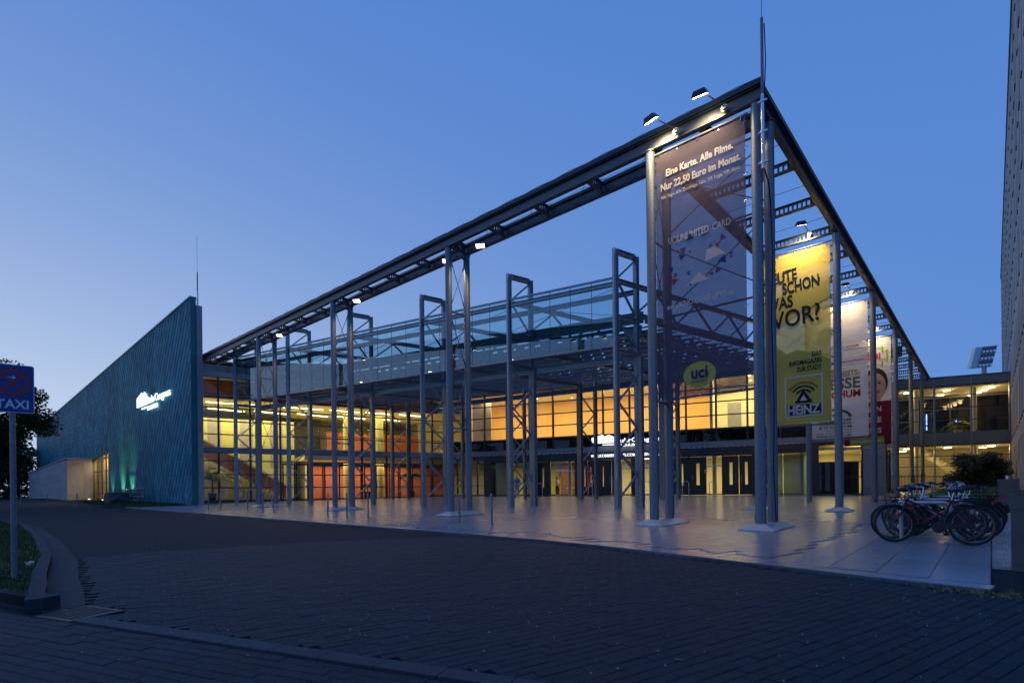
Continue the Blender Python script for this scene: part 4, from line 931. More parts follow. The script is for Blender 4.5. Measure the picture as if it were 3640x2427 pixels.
light('AREA', 'foyer_light', FL(3.5, -2.0, 3.9), 151.8, YEL, cb, 5, .5, rot=(0, 0, math.atan2(ld.y, ld.x))) if False else None
light('AREA', 'foyer_light', FL(13.5, -4.6, 3.75), 358.8, (1., .66, .3), cb, 10, 2.4, rot=(0, 0, math.atan2(ld.y, ld.x)))
# ---- upper hall behind the main facade
fbox(FM, -2, 34, -9, -.16, 5.15, 5.40, 'upper_floor', M['floor_i']); fbox(FM, -2, 34, -9, -.3, 9.3, 9.44, 'upper_ceiling', M['cream'])
fbox(FM, 2.1, 22.6, -5.2, -5, 5.4, 9.3, 'upper_back_wall', M['orange_w']); fbox(FM, 22.6, 34, -4.7, -4.5, 5.4, 9.3, 'upper_back_wall', M['cream']); fbox(FM, 22.5, 22.7, -5, -.4, 5.4, 9.3, 'cross_wall', M['cream'])
fbox(FM, -9, 2.2, -8.2, -8, ZF, 9.4, 'corner_back_wall', M['cream']); fbox(FM, 2.0, 2.15, -6, -.4, 5.4, 9.3, 'cross_wall', M['cream']); fbox(FM, 2.15, 4.0, -1.6, -1.5, 5.4, 9.3, 'blind', M['white_wall'])
fbox(FM, 23.6, 24.6, -4.5, -4.44, 5.4, 7.9, 'inner_door', M['steel_l'])
for k in range(9): downlight('recessed downlight in the orange upper hall ceiling', FM(5+k*2.9, -1.8-(k % 3)*1.1, 9.28), 0, 'lamp_y', 'upper hall downlights', .07)
ORG = (1., .66, .28)
for s in (5.5, 11, 16.5, 21): light('AREA', 'hall_light', FM(s, -1.6, 9.22), 293.2, ORG, cb, 4.4, 1.4, rot=(0, 0, math.atan2(md.y, md.x)))
for s in (25, 30): light('AREA', 'hall_light', FM(s, -1.9, 9.22), 258.8, (1., .78, .38), cb, 3.5, 2, rot=(0, 0, math.atan2(md.y, md.x)))
for k in range(6): downlight('bright ceiling spot in the foyer end behind the yellow banner', FM(25.2+k*1.25, -1.0-(k % 2)*1.4, 9.26), 0, 'lamp_w', 'foyer ceiling spots', .10)
# ---- ground floor entrance row
fbox(FM, 0, 29, -12, -.1, .33, ZF, 'entrance_floor', M['floor_i']); fbox(FM, 0, 34, -12, -.16, 3.62, 3.75, 'entrance_ceiling', M['cream'])
hd = fbox(FM, 4.3, 28.8, -.1, .12, 3.45, 4.1, 'door_header', M['frame'])
m = MB()
for k in range(64): m.fr(FM, 4.4+k*.38, 4.4+k*.38+.2, .12, .16, 4.1, 4.16)
stuff(m.build('header_clips', M['steel'], cb))
fbox(FM, 9, 12.4, -6.2, -6, ZF, 3.62, 'wood_wall', M['wood']); fbox(FM, 12.4, 29, -7.2, -7, ZF, 3.62, 'entrance_back_wall', M['cream']); fbox(FM, -8, 9, -7.2, -7, ZF, 3.62, 'entrance_back_wall', M['y_conc']); fbox(FM, 11.3, 12.3, -5.9, -5.8, ZF, 3.4, 'red_panel', M['red_w'])
for s in (11.5, 17.2, 22.75, 25.6): part(lambda m: m.tube(FM(s, -1.0, ZF), FM(s, -1.0, 3.62), .16, 16), 'round_column', M['concrete'], None, True)
def leaf(s0, s1, mat, slit=None, pull=None):
    d = fbox(FM, s0, s1, -.06, 0, ZF+.02, 1.35, 'door', mat, None) if slit else fbox(FM, s0, s1, -.06, 0, ZF+.02, 3.43, 'door', mat, None)
    if slit:
        a, b = slit
        fbox(FM, s0, s1, -.06, 0, 2.95, 3.43, 'door_head', mat, d); fbox(FM, s0, a, -.06, 0, 1.35, 2.95, 'door_stile', mat, d); fbox(FM, b, s1, -.06, 0, 1.35, 2.95, 'door_stile', mat, d); fbox(FM, a, b, -.04, -.02, 1.35, 2.95, 'slit_pane', M['glass'], d)
    if pull: part(lambda m: m.tube(FM(pull, .07, 1.5), FM(pull, .07, 2.1), .016, 8), 'door_pull', M['chrome'], d)
    return d
DD = P('door_bronze', (.055, .05, .045), .4, .4)
leaf(8.98, 10.0, DD, (9.42, 9.56)); leaf(12.42, 13.28, DD, (13.0, 13.1), 13.15); leaf(13.32, 14.2, DD, (13.5, 13.6), 13.45); leaf(14.42, 15.2, DD, (14.5, 14.6), 15.1); leaf(15.24, 15.95, DD, (15.45, 15.75), 15.3)
leaf(19.95, 20.98, DD, (20.5, 20.62)); leaf(21.1, 22.25, DD, (21.55, 21.77), 21.3); leaf(23.4, 24.43, DD, (23.82, 24.02), 24.25); leaf(24.47, 25.3, DD, (24.85, 25.02), 24.62)
for a, b in ((10.0, 10.13), (12.2, 12.42), (14.2, 14.42), (15.95, 16.02), (16.75, 17.5), (18.45, 19.95), (20.98, 21.1), (23.3, 23.4), (25.3, 26.9)): fbox(FM, a, b, -.12, .04, .4, 3.45, 'door_jamb', M['frame'])
for a, b in ((10.13, 12.2), (16.02, 16.75), (17.5, 18.45), (22.25, 23.3)): fbox(FM, a, b, -.05, -.03, 2.75, 3.43, 'fanlight', M['glass']); fbox(FM, a, b, -.06, 0, 2.68, 2.74, 'door_transom', M['chrome'])
for a, b in ((17.52, 18.43), (16.04, 16.73), (11.2, 12.18)): fbox(FM, a, b, -.05, -.03, ZF+.02, 2.68, 'door_pane', M['glass'])
for a, b in ((26.9, 27.25), (27.3, 28.75)): fbox(FM, a, b, -.06, 0, .45, 3.43, 'grey_glass_panel', M['grey_glass'])
for s, z in ((10.95, 2.35), (17.62, 2.3), (22.2, 2.38)):
    d = part(lambda m: m.tube(FM(s, .015, z), FM(s, .03, z), .13, 20), 'no_smoking_disc', M['signwhite']); part(lambda m: m.path([FM(s+.105*math.cos(a), .035, z+.105*math.sin(a)) for a in [k*.3927 for k in range(16)]], .018, 6, True), 'ring', M['signred'], d); part(lambda m: m.bar(FM(s-.075, .035, z+.075), FM(s+.075, .035, z-.075), .02, .02), 'slash', M['signred'], d)
# portal box with grey glass, left of the doors
fbox(FM, 4.35, 9.0, -.3, .75, 3.55, 3.95, 'portal_head', M['frame']); fbox(FM, 4.35, 5.05, -.3, .75, .4, 3.55, 'portal_pier', M['frame']); fbox(FM, 8.75, 8.97, -.3, .75, .4, 3.55, 'portal_pier', M['frame']); fbox(FM, 5.05, 6.95, .25, .29, .45, 3.55, 'grey_glass_panel', M['grey_glass']); fbox(FM, 7.9, 8.75, .25, .29, .45, 3.55, 'tinted_pane', M['brown_glass'])
part(lambda m: m.fr(FM, 4.55, 4.75, .75, .8, 2.0, 2.3), 'alarm_box', M['signred'])
fbox(FM, .3, 4.3, -.1, 0, .35, .65, 'sill', M['frame'])
for s in (.35, 1.35, 2.4, 3.35, 4.28): fbox(FM, s-.06, s+.06, -.1, .02, .4, 4.12, 'mullion', M['frame'])
for a, b in ((.41, 1.29), (1.41, 2.34), (2.46, 3.29), (3.41, 4.22)):
    for z0, z1 in ((.65, 1.56), (1.6, 2.53), (2.57, 3.48), (3.54, 4.1)): fbox(FM, a, b, -.05, -.03, z0, z1, 'pane', M['glass']); fbox(FM, a, b, -.1, .02, z1, z1+.05, 'transom', M['frame'])
light('AREA', 'entrance_light', FM(6, -3, 3.55), 220.0, YEL, cb, 8, 2, rot=(0, 0, math.atan2(md.y, md.x)))
light('AREA', 'entrance_light', FM(16, -3, 3.55), 480.0, YEL, cb, 11, 2, rot=(0, 0, math.atan2(md.y, md.x))); light('AREA', 'entrance_light', FM(25, -3, 3.55), 260.0, YEL, cb, 5, 2, rot=(0, 0, math.atan2(md.y, md.x)))
part(lambda m: m.bar(FM(17.3, -1.8, 3.56), FM(18.6, -2.6, 3.56), .08, .05), 'strip_lamp', M['tube_l'])
# counters and tables seen through the open doors
for s in (10.7, 11.4, 18.0): fbox(FM, s-.35, s+.35, -4.2, -3.6, 1.28, 1.33, 'bar_table', M['cream']); part(lambda m: m.tube(FM(s, -3.9, ZF), FM(s, -3.9, 1.3), .04, 8), 'table_stem', M['chrome'])
# ---- right end: dark return, blacked-out window, pale wall, glazed corner
fbox(FM, 28.85, 29.35, -.4, .5, .45, 4.1, 'dark_return', M['frame'])
scn = fbox(FM, 29.4, 31.9, -.9, -.86, .5, 2.75, 'black_screen', M['black'])
for a in (29.36, 31.9): fbox(FM, a, a+.09, -.14, .04, .45, 4.1, 'mullion', M['frame'])
for z in (.62, 1.75, 2.75, 3.95): fbox(FM, 29.45, 31.9, -.1, .02, z-.035, z+.035, 'transom', M['frame'])
for z0, z1 in ((.66, 1.71), (1.79, 2.71), (2.79, 3.9)): fbox(FM, 29.45, 31.9, -.05, -.03, z0, z1, 'pane', M['glass'])
fbox(FM, 29.3, 34, -6, -5.8, .5, 4.0, 'side_room_wall', M['cream']); fbox(FM, 29.3, 34, -6, -.2, .4, .58, 'side_room_floor', M['floor_i'])
light('AREA', 'side_room_light', FM(30.7, -2.6, 3.5), 176.0, YEL, cb, 2.5, 2, rot=(0, 0, math.atan2(md.y, md.x)))
fbox(FM, 32.0, 33.25, -.6, .06, 1.1, 9.4, 'pale_wall', M['white_wall']); fbox(FM, 31.99, 33.26, -.62, .07, .3, 1.1, 'plinth', M['concrete'])
fbox(FM, 29.36, 31.99, -.2, .02, 4.1, 4.5, 'lintel', M['steel'])
# glazed return running back to the glass link
def FR(s, n, z): p = FM(33.3, 0, 0)+V((-.10, .995, 0))*s+V((.995, .10, 0))*n; return V((p.x, p.y, z))
for k in range(8):
    fbox(FR, k*2-.05, k*2+.05, -.1, .02, .5, 9.4, 'return_mullion', M['frame'])
    if k < 7:
        for z0, z1 in ((.6, 1.9), (1.9, 2.9), (2.9, 4.1), (4.5, 5.6), (5.6, 6.7), (6.7, 7.9), (7.9, 9.3)): fbox(FR, k*2+.05, k*2+1.95, -.05, -.03, z0+.03, z1-.03, 'return_pane', M['glass']); fbox(FR, k*2+.05, k*2+1.95, -.08, .01, z0-.03, z0+.03, 'return_transom', M['frame'])
fbox(FR, -.1, 14.3, -.1, .05, 4.1, 4.5, 'return_spandrel', M['steel']); fbox(FR, -.1, 14.3, -.3, .08, 9.35, 10.1, 'return_fascia', M['paint'])
fbox(FR, 0, 14.3, -5, -4.8, .5, 9.4, 'return_inner_wall', M['cream']); fbox(FR, 0, 14.3, -5, -.1, 4.12, 4.4, 'return_floor', M['cream']); fbox(FR, 0, 14.3, -5, -.1, .35, .55, 'return_floor', M['floor_i'])
light('AREA', 'return_light', FR(7, -2, 4.0), 192.0, (1, .76, .35), cb, 8, 1, rot=(0, 0, R(96))); light('AREA', 'return_light', FR(7, -2, 9.2), 144.0, (1, .76, .35), cb, 8, 1, rot=(0, 0, R(96)))
# ---- illuminated signs
def hall_sign(label, O, rx, nrm, k, extra, name='illuminated_sign', w2=None):
    """house-shaped emblem, name in two lines; k metres per unit, emblem 1 high"""
    t = thing(name, label, 'sign', O); O = V(O); up = V((0, 0, 1)); rx = V(rx)
    kx = k if w2 is None else w2
    em = [(0, 0), (2.05*kx, 0), (2.05*kx, .74*k), (1.62*kx, 1.02*k), (1.12*kx, .80*k), (1.05*kx, 1.06*k), (0, .72*k)]
    plate(em, O, rx, up, nrm, .06, M['lit_white'], t, 'emblem')
    text('RuhrCongress', .78*k, O+rx*(2.2*kx), rx, up, nrm, M['lit_white'], t, depth=.06, weight=0, width=4.2*kx)
    text('BOCHUM', .46*k, O+rx*(2.2*kx)-up*(.5*k), rx, up, nrm, M['lit_white'], t, depth=.06, weight=.002, width=1.85*kx)
    plate([(1.02*kx, -.28*k), (2.05*kx, -.28*k), (2.05*kx, -.17*k), (1.02*kx, -.17*k)], O, rx, up, nrm, .06, M['lit_white'], t, 'underline')
    return t
hall_sign('glowing white emblem and letters on the copper wall', (-47.45, YW-.12, 8.12), (1, 0, 0), (0, -1, 0), 1.0, None, w2=1.30)
sg = hall_sign('glowing white emblem and letters above the entrance doors', FM(13.75, .35, 4.74), md, mn, .62, None, w2=.86)
t = thing('illuminated_sign', 'glowing row of welcome words under the hall name over the doors', 'sign', FM(13.65, .3, 3.68))
text('WILLKOMMEN | WELCOME | BIENVENUE', .30, FM(13.65, .3, 3.66), md, (0, 0, 1), mn, M['lit_white'], t, depth=.05, weight=.001, width=5.5)
# wall washers at the copper wall foot
for x, lb in ((-49.6, 'first'), (-52.6, 'second'), (-56.2, 'third')):
    t = thing('ground_uplight', 'small ground lamp washing the copper wall, %s from the bicycle rail' % lb, 'lamp', (x, YW-.8, g(x, YW)+.1), 'copper wall uplights')
    m = MB(); m.tube((x, YW-.8, g(x, YW)+.03), (x, YW-.8, g(x, YW)+.13), .09, 12); m.build('housing', M['dark'], t); m = MB(); m.tube((x, YW-.8, g(x, YW)+.13), (x, YW-.8, g(x, YW)+.14), .07, 12); m.build('lens', M['lamp_y'], t)
    light('SPOT', 'beam', (x, YW-.8, g(x, YW)+.16), 420 if x > -56 else 180, (1., .93, .36), t, .05, spot=64, blend=1., aim=(x, YW+.1, 2.9))
# stone clad annex
ax = thing('stone_annex', 'low stone clad annex with flat coping before the copper wall', 'building', (-64.4, -2.96, .6))
part(lambda m: m.box8([(-64.4, -2.9, .4), (-64.4, YW-.05, .4), (-90.3, YW-.05, .4), (-90.3, -2.9, .4), (-64.4, -2.9, 4.8), (-64.4, YW-.05, 4.8), (-90.3, YW-.05, 4.2), (-90.3, -2.9, 4.2)]), 'core', M['concrete'], ax)
M['annex'] = P('annex_stone', (.33, .32, .33), .8, noise=(3, .12), rnd=.10)
for k in range(9):
    for j in range(6):
        x1_ = -64.4-k*2.88; x0 = x1_-2.87; z0 = .55+j*.70; zt = 4.78+(x0+64.4)*.0232; z1 = min(z0+.69, zt)
        if z1-z0 > .05: part(lambda m: m.box(x0, x1_, -2.96, -2.9, z0, z1), 'cladding_panel', M['annex'], ax)
for k in range(2):
    for j in range(6):
        z0 = .55+j*.7; z1 = min(z0+.69, 4.76); y0 = -2.955+k*1.35; part(lambda m: m.box(-64.4, -64.34, y0, min(y0+1.34, YW-.06), z0, z1), 'cladding_panel', M['annex'], ax)
part(lambda m: m.box8([(-64.3, -3.02, 4.8), (-64.3, YW-.06, 4.8), (-90.3, YW-.06, 4.2), (-90.3, -3.02, 4.2), (-64.3, -3.02, 4.92), (-64.3, YW-.06, 4.92), (-90.3, YW-.06, 4.32), (-90.3, -3.02, 4.32)]), 'coping', M['concrete'], ax)
t = thing('ground_uplight', 'bright yellow ground lamp in the grass by the annex window', 'lamp', (-58.8, -2.2, g(-58.8, -2.2)+.05)); m = MB(); m.tube((-58.8, -2.2, g(-58.8, -2.2)+.02), (-58.8, -2.2, g(-58.8, -2.2)+.2), .08, 12); m.build('housing', M['dark'], t)
m = MB(); m.tube((-58.8, -2.2, g(-58.8, -2.2)+.2), (-58.8, -2.2, g(-58.8, -2.2)+.22), .07, 12); m.build('lens', M['lamp_y'], t)
light('SPOT', 'beam', (-58.8, -2.2, g(-58.8, -2.2)+.26), 190, (1, .66, .3), t, .1, spot=110, blend=.9, aim=(-64.4, -1.9, 2.6))
# ================================================================== GLASS LINK
lk = thing('glass_link', 'two storey glass link building with lit stair and grey bands', 'building', (1, 44.5, .8))
LO = V((5.15, 45.9, 0))
def FK(s, n, z): p = LO+md*s+mn*n; return V((p.x, p.y, z))
def kb(s0, s1, n0, n1, z0, z1, nm, mt, par=None): m = MB(); m.fr(FK, s0, s1, n0, n1, z0, z1); return m.build(nm, mt, par or lk)
S_ = [-7.55, -4.95, -2.48, 0.]
kb(-7.7, .0, -7, .02, 9.51, 10.15, 'roof_band', M['steel']); kb(-7.75, .02, -7, .08, 10.15, 10.25, 'coping', M['paint']); kb(-7.7, 0, -.15, .02, 4.58, 5.58, 'floor_band', M['steel']); kb(-7.7, 2.4, -7, -.15, 4.75, 5.3, 'upper_floor', M['concrete'])
kb(-7.7, 2.4, -7, 0, .55, .8, 'ground_floor', M['floor_i']); kb(-7.7, 2.4, -7, -.2, 9.35, 9.5, 'ceiling', M['cream']); kb(-7.7, 2.4, -7, -.2, 4.45, 4.58, 'lower_ceiling', M['cream'])
for s in S_: kb(s-.05, s+.05, -.12, .06, .8, 10.14, 'mullion', M['steel_l'])
for a, b in zip(S_, S_[1:]):
    for zs in ([.85, 1.9, 2.75, 3.6, 4.55], [5.6, 6.58, 7.6, 8.64, 9.48]):
        for z0, z1 in zip(zs, zs[1:]): kb(a+.05, b-.05, -.05, -.03, z0+.025, z1-.025, 'pane', M['glass']); kb(a+.05, b-.05, -.08, .02, z1-.03, z1+.03, 'transom', M['frame'])
kb(-7.9, -7.6, -1, .1, .6, 10.1, 'corner_pier', M['white_wall'])
for z0, z1 in ((.8, 4.45), (5.3, 9.35)):
    for s in (-6.0, -2.0): m = MB(); m.tube(FK(s, -.9, z0), FK(s, -.9, z1), .17, 14); m.build('round_column', M['cream'], lk, True)
kb(-7.7, 2.4, -7.1, -7, .8, 4.5, 'rear_wall', M['cream'])
for s in (-6, -4, -2): kb(s-.04, s+.04, -6.9, -6.8, 5.3, 9.4, 'rear_mullion', M['frame'])
for z in (6.3, 7.3, 8.3): kb(-7.6, 0, -6.9, -6.8, z-.03, z+.03, 'rear_transom', M['frame'])
kb(-7.6, 2.4, -6.86, -6.84, 5.3, 9.4, 'rear_glazing', M['rearglass'])
for k in range(15): kb(-5.4+k*.28, -5.4+k*.28+.3, -4.2, -2.6, 4.3-k*.225, 4.5-k*.225, 'stair_step', M['cream'])
m = MB(); a = [FK(-5.4, -2.55, 3.9), FK(-1.2, -2.55, .55), FK(-1.2, -2.55, 1.0), FK(-5.4, -2.55, 4.4)]; o = mn*.05; m.box8([a[0], a[1], a[1]+o, a[0]+o, a[3], a[2], a[2]+o, a[3]+o]); m.build('stair_string', M['cream'], lk)
m = MB()
for k in range(40): s = -5.3+k*.105; m.bar(FK(s, -2.5, 4.35-k*.084), FK(s, -2.5, 5.2-k*.084), .012, .012)
stuff(m.build('stair_railing', M['dark'], lk))
LC = (1, .68, .27)
for k, (s, n, z) in enumerate([(-6.6, -1.2, 9.3), (-3.7, -1.4, 9.3), (-.8, -1.2, 9.3), (-.8, -2.6, 9.3), (-.8, -4, 9.3), (-.8, -5.4, 9.3), (-3.4, -4.2, 9.3), (-6.6, -1.2, 4.4), (-3.7, -1.4, 4.4), (-.8, -1.2, 4.4), (-.8, -3, 4.4), (-6.2, -4.5, 4.4)]):
    t = thing('ceiling_lamp', 'square glowing ceiling lamp inside the glass link', 'lamp', FK(s, n, z), 'glass link ceiling lamps'); m = MB(); m.fr(FK, s-.2, s+.2, n-.2, n+.2, z-.06, z); m.build('diffuser', M['lamp_y'], t); m = MB(); m.fr(FK, s-.24, s+.24, n-.24, n+.24, z, z+.04); m.build('frame', M['steel'], t)
    light('POINT', 'glow', FK(s, n, z-.25), 28, LC, t, .15)
for s, z0, z1 in ((-3.85, 6.9, 7.9), (-3.85, 6.4, 6.75), (-1.6, 7.0, 7.25)):
    t = thing('neon_tube', 'blue neon tube glowing behind the glass link', 'lamp', FK(s, -6.6, z0), 'blue neon tubes'); m = MB(); m.tube(FK(s, -6.6, z0), FK(s, -6.6, z1), .035, 8); m.build('tube', M['lamp_b'], t)
    m = MB(); m.tube(FK(s, -6.6, z0-.06), FK(s, -6.6, z0), .04, 8); m.tube(FK(s, -6.6, z1), FK(s, -6.6, z1+.06), .04, 8); m.build('caps', M['dark'], t)
# low guard rail before the glass return
rl = thing('guard_railing', 'low dark railing of upright bars before the glass corner', 'railing', (-.5, 30.5, .7))
for k in range(12): m = MB(); p = FM(33.35+k*.17, .35, 0); m.bar((p.x, p.y, .55), (p.x, p.y, 1.75), .025, .025); m.build('bar', M['dark'], rl)
for z in (1.75, .9): m = MB(); m.bar(FM(33.3, .35, z), FM(35.3, .35, z), .04, .04); m.build('rail', M['dark'], rl)
# ================================================================== OFFICE BLOCK (right)
ob = thing('office_block', 'tall pale office block with staggered slit windows', 'building', (5.2, 40, .5))
OX = 5.22; FH = 3.85; ro = random.Random(9)
wins = []
for fl in range(8):
    y = 11.+ro.uniform(0, 1)
    while y < 91:
        w = ro.choice((.55, .55, .8)); wins.append((fl, y, w)); y += ro.choice((1.7, 2.0, 2.0, 2.6, 3.2))
m = MB(); m.box(OX+.3, OX+16, 8, 92.3, .2, 31.); m.build('core', M['frame'], ob)
for fl in range(8):
    z0 = .3+fl*FH; zA, zB = z0+.45, z0+3.45; ws = sorted(w for w in wins if w[0] == fl)
    m = MB(); m.box(OX, OX+.3, 8, 92.3, z0, zA); m.box(OX, OX+.3, 8, 92.3, zB, z0+FH)
    y = 8.
    for _, yy, w in ws: m.box(OX, OX+.3, y, yy, zA, zB); y = yy+w
    m.box(OX, OX+.3, y, 92.3, zA, zB); wl = m.build('wall', M['white_wall'], ob)
    for _, yy, w in ws[:37]:
        m = MB(); m.box(OX+.24, OX+.26, yy, yy+w, zA, zB); wn = m.build('window', M['dglass'], ob)
        m = MB(); m.box(OX-.05, OX+.2, yy-.02, yy+w+.02, zA-.06, zA); m.build('sill', M['paint'], wn)
m = MB(); m.box(OX-.08, OX+16, 7.9, 92.4, 31.1, 31.4); m.build('parapet', M['steel'], ob)
# stadium floodlight far behind
st = thing('stadium_floodlight', 'white stadium floodlight mast with lamp grid rising beyond the link', 'floodlight mast', (2.6, 187, 0))
m = MB(); m.tube((2.6, 187, 0), (2.6, 187, 34.5), .9, 14, .55); m.build('mast', M['white_wall'], st, True)
hc = V((3.3, 187.3, 37.4)); hr = V((.85, .45, .05)).normalized(); hu = V((.22, .05, 1)).normalized(); hf = hr.cross(hu).normalized()
if hf.y > 0: hf = -hf
m = MB(); m.box8([hc+hr*x*1.7+hu*y*2.9+hf*d for y in (-1, 1) for x, d in ((-1, .0), (1, .0), (1, -1.2), (-1, -1.2))]); m.build('housing', M['white_wall'], st)
m = MB(); m.box8([hc-hr*1.75+hu*y*2.9+hf*d+hr*x for y in (-1, 1) for x, d in ((-1.9, .6), (0, .0), (0, -1.2), (-1.9, -1.0))]); m.build('side_shield', M['white'], st)
for r_ in range(6):
    for c in range(4):
        p = hc+hr*(-1.25+c*.83)+hu*(-2.4+r_*.96); m = MB(); m.tube(p, p+hf*.25, .34, 10); m.build('lamp', M['rimsteel'] if r_ % 2 else M['chrome'], st)
# ================================================================== VEGETATION
def leafcloud(m, centers, n, size, rl_):
    for c, r in centers:
        for k in range(n):
            d = V((rl_.gauss(0, 1), rl_.gauss(0, 1), rl_.gauss(0, 1))).normalized()*(rl_.random()**.45); p = V(c)+V((d.x*r, d.y*r, d.z*r*.75))
            a = V((rl_.gauss(0, 1), rl_.gauss(0, 1), rl_.gauss(0, .5))).normalized(); b = a.orthogonal().normalized(); s = size*rl_.uniform(.6, 1.3)
            m.face([p, p+a*s*.5+b*s*.28, p+a*s, p+a*s*.5-b*s*.28], rl_.random())
def tree(label, x, y, h, cr, trunk_h, seed, nclump=46, nleaf=150, size=.3, grp='trees beside the copper wall', low=.25):
    rl_ = random.Random(seed); t = thing('tree', label, 'tree', (x, y, g(x, y)), grp); z0 = g(x, y)-.1
    m = MB(); m.path([(x, y, z0), (x+.1, y, z0+trunk_h*.5), (x-.1, y+.1, z0+trunk_h), (x+.1, y, z0+h*.7)], [.42*h/15, .32*h/15, .24*h/15, .08], 10)
    cs = []
    for k in range(nclump):
        d = V((rl_.gauss(0, 1), rl_.gauss(0, 1), rl_.gauss(0, 1))).normalized()*(rl_.uniform(.45, 1.))
        c = V((x+d.x*cr, y+d.y*cr, z0+h*(low+(1-low)/2)+d.z*h*(1-low)/2*.92)); cs.append((c, cr*rl_.uniform(.16, .30)))
        if k % 3 == 0: st_ = V((x, y, z0+rl_.uniform(trunk_h*.6, h*.6))); m.path([st_, st_.lerp(c, .5)+V((0, 0, .3)), c], [.11, .07, .025], 6)
    m.build('trunk', M['bark'], t, True); m = MB(); leafcloud(m, cs, nleaf, size, rl_); m.build('crown', M['leaf'], t); return t
tree('large broadleaf tree overhanging the drive behind the taxi sign', -49.9, -10.6, 11.0, 4.5, 4, 1, 90, 380, .24, low=.12)
tree('dark broadleaf tree at the far end of the stone annex', -101, -6.5, 10, 6, 3, 2, 40, 150, .55, low=.05)
tree('dark bushy tree closing the end of the drive', -108, -17, 7.5, 7, 2, 3, 40, 140, .6, low=.02)
tree('low dense tree at the far end of the drive, beside the bushy tree', -122, -24, 6.5, 8, 1.5, 12, 34, 130, .7, low=.0)
tree('low dense tree filling the gap beyond the stone annex', -116, -9, 7, 7, 1.5, 13, 34, 130, .7, low=.0)
for k, (x, y, h_) in enumerate(((-95, -5.6, 6), (-99, -9, 6.5), (-105, -5, 7), (-112, -3, 7))):
    t = thing('shrub', ('dense dark shrub beside the far end of the stone annex', 'dense dark shrub at the outer edge of the drive', 'dense dark shrub behind the annex end', 'dense dark shrub closing the far end of the drive')[k], 'shrub', (x, y, g(x, y)), 'dark shrubs at the end of the drive'); rl_ = random.Random(40+k); cs = [(V((x+rl_.uniform(-3.4, 3.4), y+rl_.uniform(-2.4, 2.4), g(x, y)+rl_.random()*h_*.9)), 1.1) for _ in range(26)]
    m = MB(); leafcloud(m, cs, 120, .4, rl_); m.build('foliage', M['leafdark'], t); m = MB(); m.path([(x, y, g(x, y)-.1), (x+.2, y, g(x, y)+h_*.7)], [.12, .05], 6); m.build('stem', M['bark'], t)
tree('tree crown just peeking over the copper roofline', -80, 6.5, 14.6, 4, 6, 4, 22, 90, .4, low=.3)
for k, (x, y, h_) in enumerate(((-42, -40, 19), (-14, -44, 18), (-66, -38, 17), (12, -46, 19))):
    tree(('tall tree across the road mirrored in the left canopy panes', 'tall tree across the road mirrored in the middle canopy panes', 'tall tree across the road mirrored in the copper wall', 'tall tree across the road behind the taxi rank')[k], x, y, h_, 7, 5, 60+k, 40, 110, .6, 'trees across the road', .15)
sh = thing('shrub', 'big dark rounded evergreen shrub before the glass link', 'shrub', (3.45, 34.7, g(3.45, 34.7)))
rl_ = random.Random(8); cs = []
for k in range(70):
    a = rl_.uniform(0, 6.28); r = rl_.random()**.5; zz = rl_.random(); cs.append((V((3.35+1.75*r*math.cos(a)*(1-.35*zz), 34.7+1.4*r*math.sin(a), g(3.4, 34.7)+.25+2.2*zz)), .5))
m = MB(); leafcloud(m, cs, 260, .14, rl_); m.build('foliage', M['leafdark'], sh)
m = MB()
for k in range(9): a = k*.7; m.path([(3.4+.2*math.cos(a), 34.7+.2*math.sin(a), g(3.4, 34.7)-.05), (3.4+.8*math.cos(a), 34.7+.8*math.sin(a), g(3.4, 34.7)+1.4)], [.04, .015], 6)
m.build('stems', M['bark'], sh)
bed = struct(sheet('planting_bed', [(1.9, 15), (5.2, 14.1), (5.2, 44), (1.2, 43)], .03, M['soil'], .1))
M['cover'] = P('ground_cover_leaf', (.07, .15, .04), .55, rnd=.4)
m = MB(); 
for k in range(9000):
    x = rl_.uniform(1.95, 5.15); y = 15+rl_.random()**1.3*20; p = V((x, y, g(x, y)+.05+rl_.random()**.6*.38)); a = V((rl_.gauss(0, 1), rl_.gauss(0, 1), .5)).normalized(); b = a.orthogonal().normalized(); s = rl_.uniform(.06, .14); m.face([p, p+a*s*.5+b*s*.3, p+a*s, p+a*s*.5-b*s*.3], rl_.random())
tag(stuff(m.build('ground_cover', M['cover'])), 'low leafy ground cover in the bed before the glass link', 'ground cover')
m = MB()
for k in range(420):
    x = 4.25+rl_.gauss(0, .35); y = -5.75+rl_.gauss(0, .12); p = V((x, y, g(x, y)-.03)); a = V((rl_.gauss(0, 1), rl_.gauss(0, 1), .8)).normalized(); b = a.orthogonal().normalized(); s = rl_.uniform(.03, .08); m.face([p, p+a*s*.5+b*s*.15, p+a*s, p+a*s*.5-b*s*.15], rl_.random())
M['weed'] = P('dry_weed', (.16, .15, .06), .8, rnd=.4)
tag(stuff(m.build('weeds', M['weed'])), 'dry weeds sprouting at the plaza corner by the path', 'weeds')
